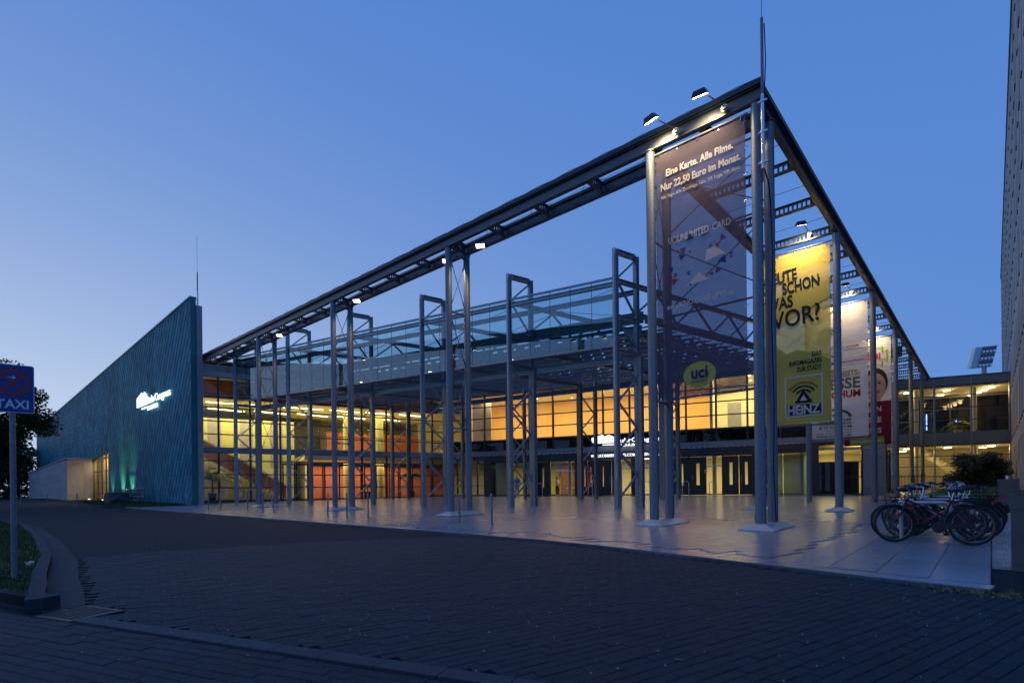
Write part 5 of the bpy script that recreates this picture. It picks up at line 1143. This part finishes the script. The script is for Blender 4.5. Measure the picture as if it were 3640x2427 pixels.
# potted palms
def palm(label, x, y, z0, h, n, L, seed, pot='black'):
    rl_ = random.Random(seed); t = thing('potted_palm', label, 'potted palm', (x, y, z0)); m = MB(); m.lathe((x, y, z0), [(.2, 0), (.3, .5), (.32, .55), (.27, .55), (.25, .5)], 16); m.build('pot', M[pot], t, True)
    m = MB(); m.path([(x, y, z0+.45), (x+.05, y, z0+h*.5), (x, y, z0+h)], [.06, .05, .04], 8); m.build('stem', M['bark'], t, True)
    for k in range(n):
        a = 6.28*k/n+rl_.uniform(-.3, .3); el = rl_.uniform(.2, 1.25); m = MB(); pts = []
        for i in range(9): q = i/8; pts.append(V((x+math.cos(a)*L*q*math.cos(el)*(1+.2*q), y+math.sin(a)*L*q*math.cos(el)*(1+.2*q), z0+h+L*q*math.sin(el)-L*.75*q*q)))
        m.path(pts, [.012]*9, 5); sd_ = V((-math.sin(a), math.cos(a), 0))
        for i in range(1, 9):
            for j in (0, .5):
                p = pts[i-1].lerp(pts[i], j)
                for sg_ in (-1, 1): q = p+sd_*sg_*.42*L*(.35+.5*math.sin(3.1*(i-1+j)/8+.2))*.8+(pts[i]-pts[i-1])*.9-V((0, 0, .12)); e = (pts[i]-pts[i-1]).normalized()*.05; m.face([p-e, p+e, q])
        m.build('frond', M['leaf_palm'], t)
p_ = FL(.9, -.9, 0); palm('large bushy potted palm behind the glass beside the concrete fin', p_.x, p_.y, ZF, 1.6, 26, 2.3, 3)
p_ = FL(12.6, -2.9, 0); palm('tall potted palm standing on the foyer mezzanine', p_.x, p_.y, 4.3, 2.3, 18, .9, 5)
p_ = FL(16.8, -2.0, 0); palm('leafy potted palm in a red pot behind the corner glass', p_.x, p_.y, ZF, 1.9, 16, 1.3, 6, 'dred')
p_ = FL(12.6, -1.5, 0); palm('slim potted plant before the red foyer wall', p_.x, p_.y, ZF, 1.1, 14, .6, 7)
p_ = FK(-2.9, -1.6, 0); palm('potted palm on the upper floor of the glass link', p_.x, p_.y, 5.32, 1.0, 20, 1.15, 9, 'tubyellow' if 'tubyellow' in M else 'orange_w')
# ================================================================== STREET FURNITURE
bol = thing('bollard', '', 'bollard', (0, 0, 0), 'steel bollards along the plaza front', local=True)
m = MB(); m.lathe((0, 0, 0), [(.032, -.03), (.032, .87), (.028, .885), (.01, .89)], 14); m.build('post', M['galv'], bol, True); m = MB(); m.lathe((0, 0, .86), [(.034, 0), (.034, .02)], 14); m.build('collar', M['chrome'], bol); m = MB(); m.lathe((0, 0, -.005), [(.07, 0), (.07, .012), (.034, .02)], 14); m.build('foot_ring', M['dark'], bol)
BL = [(-33.2, -1.9, 0, 0, 'upright steel bollard beside the concrete fin'), (-28.6, -2.19, 0, 0, 'upright steel bollard before the foyer palm, second from the fin'), (-26.3, -2.4, 0, 0, 'upright steel bollard before the foyer stair, third from the fin'),
      (-23.49, -2.14, .1, .02, 'slightly tilted steel bollard left of the fourth pylon'), (-21.48, -2.25, 0, 0, 'upright steel bollard in front of the fourth pylon'), (-20.7, -2.09, -.30, .0, 'strongly leaning steel bollard right of the fourth pylon'),
      (-15.73, -2.18, .05, 0, 'steel bollard with torn sticker left of the third pylon'), (-14.21, -2.24, 0, 0, 'upright steel bollard before the third pylon inner column'), (-12.98, -2.11, -.02, 0, 'upright steel bollard right of the third pylon'),
      (-8.09, -2.09, -.03, 0, 'upright steel bollard before the second pylon'), (-6.76, -2.05, -.02, 0, 'upright steel bollard standing alone right of the second pylon'),
      (-42.36, -7.28, 0, 0, 'upright steel bollard on the drive before the annex'), (-40.86, -5.99, 0, 0, 'upright steel bollard on the drive nearer the lawn kerb'), (-47., -8.1, 0, 0, 'steel bollard half hidden behind the taxi sign post')]
for k, (x, y, tx, ty, lb) in enumerate(BL):
    o = bol if k == 0 else copy_tree(bol); o.location = (x, y, g(x, y)); o.rotation_euler = (ty, tx, 0); o['label'] = lb
# door loops
lp = thing('door_barrier', '', 'barrier', (0, 0, 0), 'steel hoop barriers before the doors', local=True)
m = MB(); hp = [(-.22, 0, -.02), (-.22, 0, .85)]+[(-.22*math.cos(a), 0, .85+.22*math.sin(a)) for a in [k*math.pi/8 for k in range(1, 8)]]+[(.22, 0, .85), (.22, 0, -.02)]; m.path(hp, .024, 10); m.build('hoop', M['chrome'], lp, True)
for sx_ in (-.22, .22): m = MB(); m.lathe((sx_, 0, 0), [(.05, -.01), (.05, .015), (.03, .02)], 12); m.build('foot', M['chrome'], lp)
for k, (s, lb) in enumerate(((9.62, 'steel hoop barrier before the single slit door right of the portal'), (11.5, 'steel hoop barrier before the open entrance with the woman'), (14.2, 'steel hoop barrier between the two dark double doors'), (18.15, 'steel hoop barrier before the bright glass pane'), (20.9, 'steel hoop barrier before the lone bronze door'), (22.75, 'steel hoop barrier with red tape before the narrow lit opening'))):
    o = lp if k == 0 else copy_tree(lp); p = FM(s, 1.2, 0); o.location = (p.x, p.y, g(p.x, p.y)); o.rotation_euler = (0, 0, math.atan2(md.y, md.x)); o['label'] = lb
# taxi sign
tx, ty = -5.12, -12.39; ts = thing('taxi_sign', 'blue taxi rank sign with red no stopping ring on a steel post', 'sign', (tx, ty, g(tx, ty)))
m = MB(); m.tube((tx, ty, g(tx, ty)), (tx, ty, 2.5), .031, 14); m.build('post', M['galv'], ts, True)
pr = V((.23, .973, 0)).normalized(); pn = V((pr.y, -pr.x, 0)); O = V((tx, ty, 2.02))+pn*.045-pr*.205; W, Hh = .42, .60
def rr(x0, x1, y0, y1, r): return [(x1-r+r*math.cos(R(a)), y1-r+r*math.sin(R(a))) for a in (0, 30, 60, 90)]+[(x0+r-r*math.sin(R(a)), y1-r+r*math.cos(R(a))) for a in (0, 30, 60, 90)]+[(x0+r-r*math.cos(R(a)), y0+r-r*math.sin(R(a))) for a in (0, 30, 60, 90)]+[(x1-r+r*math.sin(R(a)), y0+r-r*math.cos(R(a))) for a in (0, 30, 60, 90)]
UP = V((0, 0, 1))
plate(rr(0, W, 0, Hh, .025), O, pr, UP, pn, .004, M['signwhite'], ts, 'border'); plate(rr(.008, W-.008, .008, Hh-.008, .02), O+pn*.004, pr, UP, pn, .001, M['signblue'], ts, 'plate')
plate(arcpts(W/2, .375, .13, .165, 0, 359.9, 40), O+pn*.005, pr, UP, pn, .0012, M['signred'], ts, 'ring')
for a in (45, 135): c, s = math.cos(R(a)), math.sin(R(a)); plate([(W/2+c*.135-s*.014, .375+s*.135+c*.014), (W/2-c*.135-s*.014, .375-s*.135+c*.014), (W/2-c*.135+s*.014, .375-s*.135-c*.014), (W/2+c*.135+s*.014, .375+s*.135-c*.014)], O+pn*(.005+.0003*(a > 90)), pr, UP, pn, .001, M['signred'], ts, 'cross_bar')
plate([(W/2-.04, .443), (W/2+.015, .443), (W/2+.002, .462), (W/2+.012, .462), (W/2+.036, .439), (W/2+.012, .416), (W/2+.002, .416), (W/2+.015, .435), (W/2-.04, .435)], O+pn*.0065, pr, UP, pn, .001, M['signwhite'], ts, 'arrow')
text('TAXI', .15, O+pn*.005+pr*(W/2)+UP*.055, pr, UP, pn, M['signwhite'], ts, depth=.002, align='CENTER', weight=.003, width=.31)
for z in (2.08, 2.53):
    m = MB(); m.tube((tx, ty, z-.015), (tx, ty, z+.015), .036, 12); m.build('clamp', M['galv_plain'], ts)
# bins
def bin_pillar(x, y):
    t = thing('litter_bin', 'large bronze pillar litter bin with proud collar at the plaza corner', 'litter bin', (x, y, g(x, y))); z = g(x, y)
    MBm = P('bin_bronze', (.14, .125, .12), .4, .5, noise=(3, .15)); m = MB(); m.box(x-.2, x+.25, y-.17, y+.17, z-.02, z+.80); m.build('body', MBm, t); m = MB(); m.box(x-.215, x+.265, y-.185, y+.185, z+.78, z+.96); m.build('collar', MBm, t); m = MB(); m.box(x-.16, x+.21, y-.13, y+.13, z+.94, z+.965); m.build('opening', M['black'], t); return MBm
MBm = bin_pillar(4.42, -3.68)
x, y = 4.42, 10.7; z = g(x, y); t = thing('litter_bin', 'grey box litter bin on a post with a steel ash pot on top', 'litter bin', (x, y, z))
m = MB(); m.box(x-.25, x+.27, y-.15, y+.15, z+.22, z+1.06); m.build('body', MBm, t); m = MB(); m.box(x-.1, x+.05, y-.06, y+.06, z-.02, z+.22); m.build('post', M['dark'], t); m = MB(); m.tube((x, y, z+1.06), (x, y, z+1.18), .07, 14); m.build('ash_pot', M['chrome'], t, True); m = MB(); m.box(x+.08, x+.24, y-.16, y-.15, z+.3, z+.95); m.build('door_panel', MBm, t); m = MB(); m.box(x-.26, x+.28, y-.16, y+.16, z+1.04, z+1.065); m.build('lid', MBm, t)
# cycle racks
rk = thing('cycle_rack', '', 'cycle rack', (0, 0, 0), 'steel hoop cycle racks', local=True)
rp_ = [(-.36, 0, -.02), (-.36, 0, .62)]+[(-.26-.10*math.cos(a), 0, .62+.10*math.sin(a)) for a in (.4, .8, 1.2, 1.57)]+[(.26+.10*math.cos(a), 0, .62+.10*math.sin(a)) for a in (1.57, 1.2, .8, .4)]+[(.36, 0, .62), (.36, 0, -.02)]
m = MB(); m.path(rp_, .03, 12); m.build('hoop', M['galv_plain'], rk, True)
for sx_ in (-.36, .36): m = MB(); m.box(sx_-.1, sx_+.1, -.05, .05, .0, .014); m.build('foot_plate', M['galv_plain'], rk)
for k, (y, lb) in enumerate(((-.93, 'steel hoop cycle rack behind the black city bicycle'), (.5, 'steel hoop cycle rack in the middle of the parked bicycles'), (1.95, 'steel hoop cycle rack farthest from the road'))):
    o = rk if k == 0 else copy_tree(rk); o.location = (3.13, y, g(3.13, y)+.012); o['label'] = lb
# wall rail and boulder by the copper wall
rw = thing('bicycle_rail', 'tubular steel bicycle rail in front of the copper wall', 'railing', (-47.5, -1.35, g(-47.5, -1.35)))
for z in (.5, 1.12): m = MB(); m.tube((-50.6, -1.35, g(-47.5, -1.35)+z), (-44.3, -1.35, g(-47.5, -1.35)+z), .03, 8); m.build('rail', M['galv'], rw)
for x in (-50.5, -48.4, -46.4, -44.4): m = MB(); m.tube((x, -1.35, g(x, -1.35)-.02), (x, -1.35, g(-47.5, -1.35)+1.12), .03, 8); m.build('upright', M['galv'], rw)
import bmesh
bm = bmesh.new(); bmesh.ops.create_icosphere(bm, subdivisions=3, radius=1.); rb = random.Random(2)
for v in bm.verts:
    c = v.co; f = 1+.16*math.sin(3.1*c.x+1.3)+.12*math.sin(4.3*c.y+2.2*c.z)+.07*math.sin(9*c.x-7*c.z); q = 1.0; v.co = V((max(-.8, min(.8, c.x*f))*1.35, max(-.75, min(.75, c.y*f))*.9, max(-.5, min(.62, c.z*f))*.82))
me = bpy.data.meshes.new('boulder'); bm.to_mesh(me); bm.free(); me.materials.append(P('boulder_stone', (.085, .085, .085), .9, noise=(4, .3), bump=(9, .6, .06)))
o = put(me, 'boulder'); o.location = (-45.3, -2.9, g(-45.3, -2.9)+.36); tag(o, 'dark squarish boulder on the grass by the copper wall', 'boulder')
# ================================================================== BICYCLES
def bicycle(name, label, frame_mat, basket=False, rack=True, drop=False, sad='rubber', steer=.0, red=None):
    """front wheel at -x; wheelbase 1.1; local origin on the ground midway"""
    t = thing(name, label, 'bicycle', (0, 0, 0), 'parked bicycles', local=True); rw_ = .335; F = V((-.56, 0, rw_)); B = V((.54, 0, rw_)); bbk = V((.09, 0, .29)); sc_ = V((.27, 0, .78)); ht = V((-.36, 0, .80)); hb = V((-.41, 0, .64))
    def circ(c, r, n, ax=None): 
        return [c+V((r*math.cos(a)*math.cos(ax or 0), r*math.cos(a)*math.sin(ax or 0), r*math.sin(a))) for a in [2*math.pi*k/n for k in range(n)]]
    for c, nm, st_ in ((F, 'front_wheel', steer), (B, 'rear_wheel', 0)):
        m = MB(); m.path(circ(c, rw_-.02, 30, st_), .021, 8, True); w = m.build(nm, M['rubber'], t, True)
        m = MB(); m.path(circ(c, rw_-.05, 30, st_), .011, 6, True); m.build('rim', M['rimsteel'], w, True)
        m = MB()
        for k in range(18): a = k*math.pi/9; e = circ(c, rw_-.05, 18, st_)[k]; m.tube(c+V((0, .03*(-1)**k, 0)), e, .0022, 4, caps=False)
        m.tube(c-V((0, .055, 0)), c+V((0, .055, 0)), .022, 8); m.build('spokes', M['rimsteel'], w)
        m = MB(); arc = [c+V((( rw_+.018)*math.cos(a)*math.cos(st_), (rw_+.018)*math.cos(a)*math.sin(st_), (rw_+.018)*math.sin(a))) for a in [R(q) for q in (range(15, 190, 12) if c is B else range(-15+25, 150, 12))]]; m.path(arc, .019, 6); m.build('mudguard', M['dark'] if not red else M['rimsteel'], t, True)
    m = MB(); tt = [hb+V((0, 0, .02)), V((-.1, 0, .42)), bbk] if drop else [ht-V((0, 0, .05)), sc_-V((0, 0, .06))]
    m.path([hb, bbk] if not drop else tt, .021, 8); m.path([bbk, sc_], .018, 8); m.tube(hb-V((.02, 0, .06)), ht, .022, 10)
    if not drop: m.path(tt, .017, 8)
    else: m.path([ht-V((0, 0, .03)), V((-.05, 0, .62)), V((.16, 0, .5))], .017, 8)
    for sy_ in (-.05, .05): m.tube(bbk, B+V((0, sy_, 0)), .010, 6); m.tube(sc_-V((0, 0, .1)), B+V((0, sy_, 0)), .009, 6)
    m.build('frame', frame_mat, t, True)
    m = MB()
    for sy_ in (-.05, .05): m.path([hb-V((.02, -sy_, .06)), hb+V((-.06, sy_, -.14)), F+V((0, sy_, 0))], .011, 6)
    m.build('fork', frame_mat, t, True)
    m = MB(); m.path([ht, ht+V((.03, 0, .17)), ht+V((-.04, 0, .24))], .013, 8); hc_ = ht+V((-.04, 0, .24)); cs_, sn_ = math.cos(steer), math.sin(steer)
    def hv(x, y, z): return hc_+V((x*cs_-y*sn_, x*sn_+y*cs_, z))
    m.path([hv(.20, -.29, -.02), hv(.10, -.27, .02), hv(0, -.14, .01), hv(0, .14, .01), hv(.10, .27, .02), hv(.20, .29, -.02)], .011, 8); hbo = m.build('handlebar', M['rimsteel'] if frame_mat.name.startswith('black') else M['chrome'], t, True)
    for sy_ in (-1, 1): m = MB(); m.tube(hv(.10, .275*sy_, .02), hv(.21, .292*sy_, -.02), .017, 8); m.build('grip', M['rubber'], hbo); m = MB(); m.path([hv(.02, .2*sy_, .0), hv(-.03, .24*sy_, -.02), hv(.08, .27*sy_, -.03)], .006, 5); m.build('brake_lever', M['chrome'], hbo)
    m = MB(); m.tube(sc_, sc_+V((.035, 0, .14)), .013, 8); m.build('seat_post', M['chrome'], t, True)
    bm = bmesh.new(); bmesh.ops.create_uvsphere(bm, u_segments=18, v_segments=10, radius=1.)
    for v in bm.verts: x_ = v.co.x; w_ = .105*(.32+.68*max(0, min(1, (x_+1)/1.5))**1.2); v.co = V((x_*.145, v.co.y*w_, v.co.z*.045+.012*x_*x_*(1 if x_ > 0 else .4)))
    me = bpy.data.meshes.new('saddle'); bm.to_mesh(me); bm.free(); me.polygons.foreach_set('use_smooth', [True]*len(me.polygons)); me.materials.append(M[sad]); o = put(me, 'saddle', t); o.location = sc_+V((.05, 0, .175))
    m = MB(); m.tube(bbk-V((0, .055, 0)), bbk-V((0, .05, 0)), .095, 22); m.tube(bbk-V((0, .09, 0)), bbk+V((0, .09, 0)), .016, 8); m.bar(bbk-V((0, .075, 0)), bbk+V((.10, -.075, -.13)), .02, .025); m.bar(bbk+V((0, .075, 0)), bbk+V((-.10, .075, .13)), .02, .025); ck = m.build('crank', M['dark'], t)
    for p in (bbk+V((.10, -.13, -.13)), bbk+V((-.10, .13, .13))): m = MB(); m.box(p.x-.045, p.x+.045, p.y-.04, p.y+.04, p.z-.012, p.z+.012); m.build('pedal', M['rubber'], ck)
    m = MB(); m.box8([bbk+V((-.03, -.062, -.04)), bbk+V((-.03, -.05, -.04)), B+V((.03, -.05, -.03)), B+V((.03, -.062, -.03)), bbk+V((-.03, -.062, .09)), bbk+V((-.03, -.05, .09)), B+V((.03, -.05, .04)), B+V((.03, -.062, .04))]); m.build('chain_guard', M['dark'], t)
    m = MB(); m.path([B+V((-.12, .07, .0)), B+V((-.05, .14, -rw_+.01))], .010, 6); m.build('kickstand', M['dark'], t)
    if rack:
        m = MB(); z = .76
        for sy_ in (-.06, 0, .06): m.tube((.3, sy_, z), (.78, sy_, z), .006, 6)
        for sy_ in (-.06, .06): m.tube((.62, sy_, z), B+V((0, sy_, 0)), .006, 6); m.tube((.45, sy_, z), B+V((0, sy_, 0)), .006, 6)
        for x_ in (.34, .5, .66, .78): m.tube((x_, -.06, z), (x_, .06, z), .006, 6)
        m.build('luggage_rack', M['dark'], t)
        m = MB(); m.box(.79, .82, -.035, .035, .70, .76); m.build('tail_lamp', M['signred'], t)
    if basket:
        m = MB(); x0, x1, y0, y1, z0, z1 = .34, .74, -.17, .17, .78, 1.0
        for k in range(9):
            x_ = x0+(x1-x0)*k/8
            for y_ in (y0, y1): m.tube((x_, y_, z0), (x_, y_, z1), .003, 4)
            m.tube((x_, y0, z0), (x_, y1, z0), .003, 4)
        for k in range(8):
            y_ = y0+(y1-y0)*k/7
            for x_ in (x0, x1): m.tube((x_, y_, z0), (x_, y_, z1), .003, 4)
        for z_ in (z0, z0+.07, z0+.15, z1): m.path([(x0, y0, z_), (x1, y0, z_), (x1, y1, z_), (x0, y1, z_)], .004, 4, True)
        m.build('basket', M['dark'], t)
    m = MB(); m.tube(ht+V((-.06, 0, -.06)), ht+V((-.13, 0, -.06)), .03, 12, .04); m.build('head_lamp', M['chrome'], t, True)
    return t
BLK = P('black_frame_paint', (.014, .014, .018), .25, .3); RED = P('red_frame_paint', (.30, .02, .02), .3, .2); SIL = P('silver_frame_paint', (.4, .42, .45), .3, .6); BLU = P('dark_blue_frame_paint', (.02, .03, .08), .3, .3)
M['saddle_blue'] = P('rain_cover', (.03, .05, .11), .35)
bikes = [(3.24, -1.16, 0, BLK, dict(basket=True, drop=True, sad='saddle_blue', steer=.45), 'black city bicycle with blue saddle cover and rear basket nearest the road'),
         (3.10, -.56, math.pi, RED, dict(red=1), 'red framed bicycle with silver mudguards second from the road'),
         (3.35, .18, 0, SIL, dict(drop=True, steer=.3), 'silver step-through bicycle leaning on the middle rack, road side'),
         (3.2, .85, math.pi, BLU, dict(red=1), 'dark blue bicycle leaning on the middle rack, building side'),
         (3.4, 1.6, 0, BLK, dict(basket=True, steer=-.3), 'black framed bicycle with rear basket before the last rack'),
         (3.15, 2.3, math.pi, SIL, dict(), 'silver framed bicycle parked farthest from the road'),
         (3.28, -.22, 0, BLK, dict(steer=-.2), 'plain black bicycle pressed against the red framed one'), (3.05, 1.25, math.pi, BLK, dict(), 'plain black bicycle between the dark blue one and the last rack'),
         (-49.6, -1.9, .35, SIL, dict(), 'silver bicycle at the left end of the wall rail'), (-47.2, -1.75, 1.1, BLU, dict(), 'dark blue bicycle leaning on the wall rail')]
for k, (x, y, rz_, fm, kw, lb) in enumerate(bikes):
    b = bicycle('bicycle', lb, fm, **kw); b.location = (x, y, g(x, y)+(.012 if x > 0 else .05)); b.rotation_euler = (R(-5 if rz_ == 0 else 4), 0, rz_)
# ================================================================== PEOPLE
def skinmesh(name, pts, edges, mat, parent, root=0, sub=2):
    me = bpy.data.meshes.new(name); me.from_pydata([p[:3] for p in pts], edges, []); o = put(me, name, parent); md_ = o.modifiers.new('skin', 'SKIN'); md_.use_smooth_shade = True
    sv = me.skin_vertices[0].data
    for i, p in enumerate(pts): sv[i].radius = (p[3], p[4] if len(p) > 4 else p[3])
    for i in range(len(pts)): sv[i].use_root = i == root
    s2 = o.modifiers.new('sub', 'SUBSURF'); s2.levels = sub; s2.render_levels = sub; me.materials.append(mat); return o
def person(label, loc, rz_, shirt, trouser, hair, h=1.68, armf=.2, sleeve=True, long_hair=False):
    t = thing('person', label, 'person', loc, local=True); k = h/1.72; sx_ = .17
    J = [(0, 0, .95, .13, .10), (0, 0, 1.15, .125, .09), (0, .0, 1.38, .15, .10), (0, 0, 1.47, .055), (0, -.01, 1.56, .06), (0, -.015, 1.64, .085, .10), (0, -.01, 1.70, .06)]
    E = [(0, 1), (1, 2), (2, 3), (3, 4), (4, 5), (5, 6)]
    def add(p, j): J.append(p); E.append((j, len(J)-1)); return len(J)-1
    for s in (-1, 1):
        f = armf*(1 if s > 0 else .6)
        a = add((s*sx_, 0, 1.40, .055), 2); b = add((s*(sx_+.05), -.02, 1.13, .042), a); c = add((s*(sx_+.03), -f-.05, .93 if f < .25 else 1.1, .034), b); d = add((s*(sx_+.02), -f-.10, .86 if f < .25 else 1.12, .036, .02), c)
        for q in range(4): e = add((s*(sx_+.02)+(q-1.5)*.018, -f-.14, .80 if f < .25 else 1.12, .0095), d); add((s*(sx_+.02)+(q-1.5)*.02, -f-.15, .77+.006*abs(q-1.5) if f < .25 else 1.10, .008), e)
        e = add((s*(sx_-.02), -f-.12, .84 if f < .25 else 1.13, .010), d); add((s*(sx_-.03), -f-.14, .815 if f < .25 else 1.12, .009), e)
        a = add((s*.09, 0, .86, .085), 0); b = add((s*.10, -.03*s, .48, .06), a); c = add((s*.10, .04*s, .09, .042), b); add((s*.10, .04*s-.14, .035, .035, .03), c)
    sc_ = [(p[0]*k, p[1]*k, p[2]*k)+tuple(q*k for q in p[3:]) for p in J]
    skinmesh('body', sc_, E, M['skin'], t)
    sh_ = [(0, 0, .93, .15, .115), (0, 0, 1.15, .145, .11), (0, 0, 1.38, .165, .118), (0, 0, 1.46, .075)]; se = [(0, 1), (1, 2), (2, 3)]
    for s in (-1, 1):
        f = armf*(1 if s > 0 else .6); b0 = len(sh_); sh_ += [(s*sx_, 0, 1.40, .07), (s*(sx_+.05), -.02, 1.13, .058)]; se += [(2, b0), (b0, b0+1)]
        if sleeve: sh_.append((s*(sx_+.035), -f-.02, .97 if f < .25 else 1.1, .047)); se.append((b0+1, b0+2))
    skinmesh('shirt', [(p[0]*k, p[1]*k, p[2]*k)+tuple(q*k for q in p[3:]) for p in sh_], se, shirt, t)
    tr = [(0, 0, 1.0, .14, .11), (0, 0, .92, .145, .115)]; te = [(0, 1)]
    for s in (-1, 1): b0 = len(tr); tr += [(s*.09, 0, .84, .098), (s*.10, -.03*s, .48, .075), (s*.10, .04*s, .1, .058)]; te += [(1, b0), (b0, b0+1), (b0+1, b0+2)]
    skinmesh('trousers', [(p[0]*k, p[1]*k, p[2]*k)+tuple(q*k for q in p[3:]) for p in tr], te, trouser, t)
    hh = [(0, .02, 1.69, .085, .095), (0, .04, 1.62, .08, .07)]+([(0, .06, 1.5, .06, .04)] if long_hair else []); skinmesh('hair', [(p[0]*k, p[1]*k, p[2]*k)+tuple(q*k for q in p[3:]) for p in hh], [(i, i+1) for i in range(len(hh)-1)], hair, t)
    for s in (-1, 1): m = MB(); m.lathe((s*.032*k, -.098*k, 1.645*k), [(.004, -.008), (.012, 0), (.004, .008)], 8); m.build('eye', M['black'], t); m = MB(); m.path([(s*.10*k, .06*s*k*.6, .03), (s*.10*k, (.04*s-.18)*k, .025)], [.045, .035], 8); m.build('shoe', M['black'], t)
    m = MB(); m.path([(0, -.095*k, 1.645*k), (0, -.125*k, 1.615*k), (0, -.10*k, 1.605*k)], [.008, .013, .008], 6); m.build('nose', M['skin'], t)
    t.rotation_euler = (0, 0, rz_); return t
M['shirt_w'] = P('white_blouse', (.75, .7, .65), .8); M['trs_b'] = P('black_trousers', (.015, .015, .018), .8); M['shirt_b'] = P('light_blue_shirt', (.22, .30, .48), .8); M['trs_g'] = P('pale_jeans', (.30, .33, .38), .8); M['hair'] = P('brown_hair', (.05, .03, .02), .6)
p = FM(10.45, -.75, 0); person('person in white blouse and black trousers standing in the open doorway', (p.x, p.y, ZF), math.atan2(md.y, md.x)+R(70), M['shirt_w'], M['trs_b'], M['hair'], 1.66, .28, True, True)
p = FM(7.35, .55, 0); person('person in light blue shirt and pale jeans standing at the portal', (p.x, p.y, g(p.x, p.y)), math.atan2(md.y, md.x)+R(20), M['shirt_b'], M['trs_g'], M['hair'], 1.78, .12, False)
p = FM(11.95, -2.2, 0); person('person in dark clothes sitting area side behind the entrance glass', (p.x, p.y, ZF), math.atan2(md.y, md.x)+R(-60), M['trs_b'], M['trs_b'], M['hair'], 1.6, .2, True, True)
for o in LOCAL:
    if '_local' in o: del o['_local']
for o in sc.objects:
    if '_local' in o: del o['_local']
